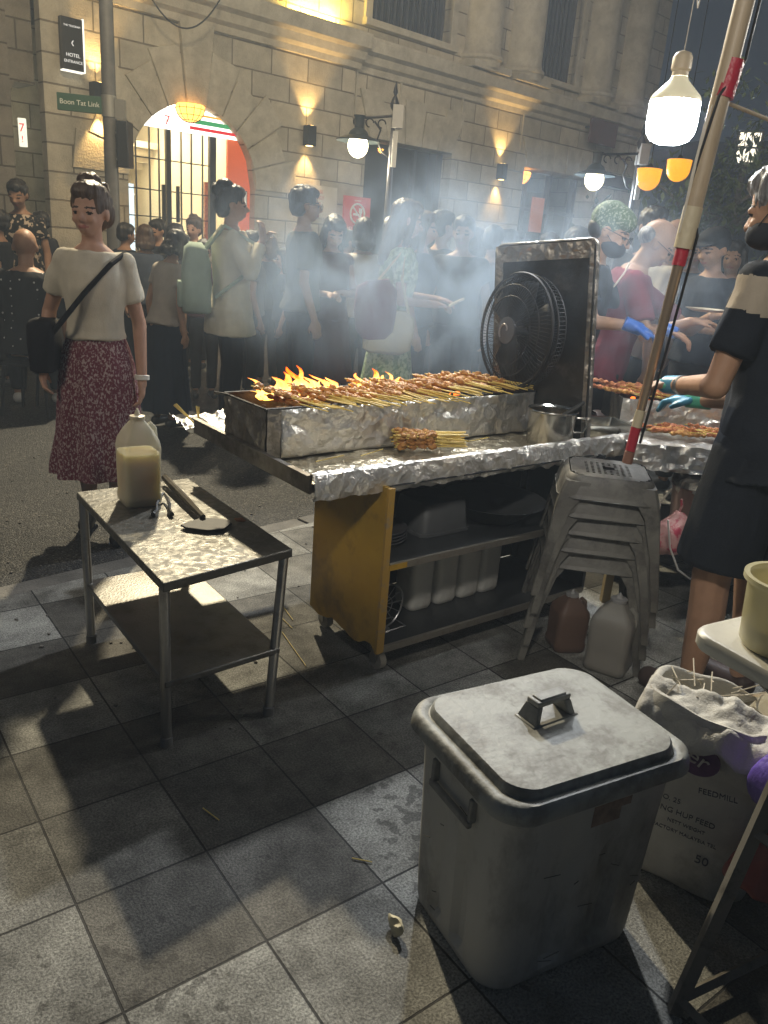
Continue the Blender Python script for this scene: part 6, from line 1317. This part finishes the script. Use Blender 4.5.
tops=[cl_dark,cl_navy,cloth('dusty_blue',(.08,.10,.14)),cl_black,cloth('charcoal',(.05,.05,.055)),cloth('pale_blouse',(.42,.37,.31)),cloth('dull_maroon',(.07,.02,.03)),cl_grey,cl_dark]
for i,(x,y,Y,h,rz,hr,lab) in enumerate(more):
    if i==7: lab='person in dark clothes just behind the raised hand of the woman in the cream jacket'
    P(lab,x,y,Y+.5 if x<520 else Y,h-(.08 if x<300 else 0),rz,skin=('tan','mid','fair')[i%3],top=tops[i%9],bulk=(1,1.12,.95,1.05)[i%4],hcol=('black','black','brown')[i%3],bmat=cl_dark,hair=hr,vx=.0125,pitch=rnd.uniform(-2,14))
# ================================================================== SMOKE AND HAZE
def vol(name,loc,dims,dens,c,het=None,an=.2):
    M=bpy.data.materials.new(name); M.use_nodes=True; nt=M.node_tree; nt.nodes.clear(); o=N(nt,'ShaderNodeOutputMaterial'); v=N(nt,'ShaderNodeVolumePrincipled'); v.inputs['Color'].default_value=(*c,1); v.inputs['Density'].default_value=dens; v.inputs['Anisotropy'].default_value=an
    nt.links.new(v.outputs[0],o.inputs['Volume'])
    ob=obj(name,B().box((0,0,0),dims),M,loc=loc,smooth=0); ob['kind']='stuff'
    if het: het(nt,v)
    return ob
vol('haze',(12,25,8.5),(150,120,19.8),.013,(.55,.66,.80),an=.0)
def smoke_nodes(nt,v):
    tc=N(nt,'ShaderNodeTexCoord'); mp=N(nt,'ShaderNodeMapping'); mp.inputs['Scale'].default_value=(1,1,.7); mp.inputs['Rotation'].default_value=(0,R(25),0); nt.links.new(tc.outputs['Object'],mp.inputs[0])
    n=N(nt,'ShaderNodeTexNoise',Scale=2.4,Detail=6,Roughness=.6,Distortion=1.6); nt.links.new(mp.outputs[0],n.inputs['Vector'])
    r=N(nt,'ShaderNodeMapRange'); r.inputs['From Min'].default_value=.43; r.inputs['From Max'].default_value=.80; nt.links.new(n.outputs['Fac'],r.inputs[0])
    # soft ellipsoidal falloff
    sp=N(nt,'ShaderNodeVectorMath',operation='MULTIPLY'); sp.inputs[1].default_value=(1/1.7,1/1.2,1/.66); nt.links.new(tc.outputs['Object'],sp.inputs[0]); ln=N(nt,'ShaderNodeVectorMath',operation='LENGTH'); nt.links.new(sp.outputs[0],ln.inputs[0])
    f=N(nt,'ShaderNodeMapRange',interpolation_type='SMOOTHSTEP'); f.inputs['From Min'].default_value=1.; f.inputs['From Max'].default_value=.15; nt.links.new(ln.outputs['Value'],f.inputs[0])
    m_=N(nt,'ShaderNodeMath',operation='MULTIPLY'); nt.links.new(r.outputs[0],m_.inputs[0]); nt.links.new(f.outputs[0],m_.inputs[1]); m2=N(nt,'ShaderNodeMath',operation='MULTIPLY'); m2.inputs[1].default_value=3.0; nt.links.new(m_.outputs[0],m2.inputs[0]); nt.links.new(m2.outputs[0],v.inputs['Density'])
vol('smoke',(.25,4.1,1.32),(3.3,2.3,1.3),1,(.62,.78,.98),smoke_nodes,.1)
# ================================================================== LIGHTS
def light(kind_,loc,e,c,size=.1,aim=None,spot=None,name='street_light'):
    L=bpy.data.lights.new(name,kind_); L.energy=e; L.color=c
    if kind_=='AREA': L.shape='DISK'; L.size=size
    else: L.shadow_soft_size=size
    if spot: L.spot_size=R(spot); L.spot_blend=.5
    o=bpy.data.objects.new(name,L); col.objects.link(o); o.location=loc
    if aim is not None: o.rotation_euler=(Vector(aim)-Vector(loc)).to_track_quat('-Z','Y').to_euler()
    return o
light('SPOT',(.05,.4,2.65),120,(1,.93,.82),.12,(.75,2.8,1.38),60,'added_front_fill')  # unseen spot added to brighten pole, cook and foil; cone spares the floor
light('SPOT',(.44,5.6,3.75),620,(.93,.96,1.0),.09,(.25,1.8,0),62,'added_shadow_spot')  # unseen spot added above the crowd to set the cart's shadow edge
light('SPOT',(-2.04,8.5,5.35),2900,(1,.86,.60),.10,(-.4,2.6,0),70,'key_floodlight')
light('SPOT',(-1.0,4.5,6.5),1300,(1,.79,.50),.6,FW(-1.5,0,3.0),95,'added_facade_fill')  # off-frame fill added to raise the facade's warm level
light('SPOT',(5.0,9.0,6.5),600,(1,.82,.60),.6,FW(5.5,0,4.0),95,'added_facade_fill')  # second added fill, for the right end of the facade
light('POINT',(2.2,3.4,2.35),40,(1,.95,.86),.08,name='second_stall_bulb')
light('SPOT',(-3.3,.9,3.3),150,(1,.86,.66),.5,(-1.3,4.6,1.3),72,'added_left_fill')  # unseen spot added to brighten the skirt woman and left crowd
light('POINT',(-4.6,1.6,4.0),7,(1,.86,.66),.9,name='added_left_fill')  # weak off-frame fill added from the left
light('POINT',(-2.8,5.2,4.4),35,(1,.82,.56),.5,name='added_left_fill')  # soft fill added over the left crowd, not an actual lamp
# ================================================================== RENDER
cy=sc.cycles; sc.render.engine='CYCLES'; cy.use_denoising=True; cy.max_bounces=6; cy.diffuse_bounces=3; cy.glossy_bounces=3; cy.transmission_bounces=4; cy.volume_bounces=1; cy.transparent_max_bounces=12
cy.volume_step_rate=1.5; cy.volume_max_steps=128; cy.sample_clamp_indirect=4; cy.caustics_reflective=False; cy.caustics_refractive=False; cy.use_adaptive_sampling=True; cy.adaptive_threshold=.02
vs_=sc.view_settings; vs_.view_transform='Standard'; vs_.look='None'; vs_.exposure=0; vs_.gamma=1
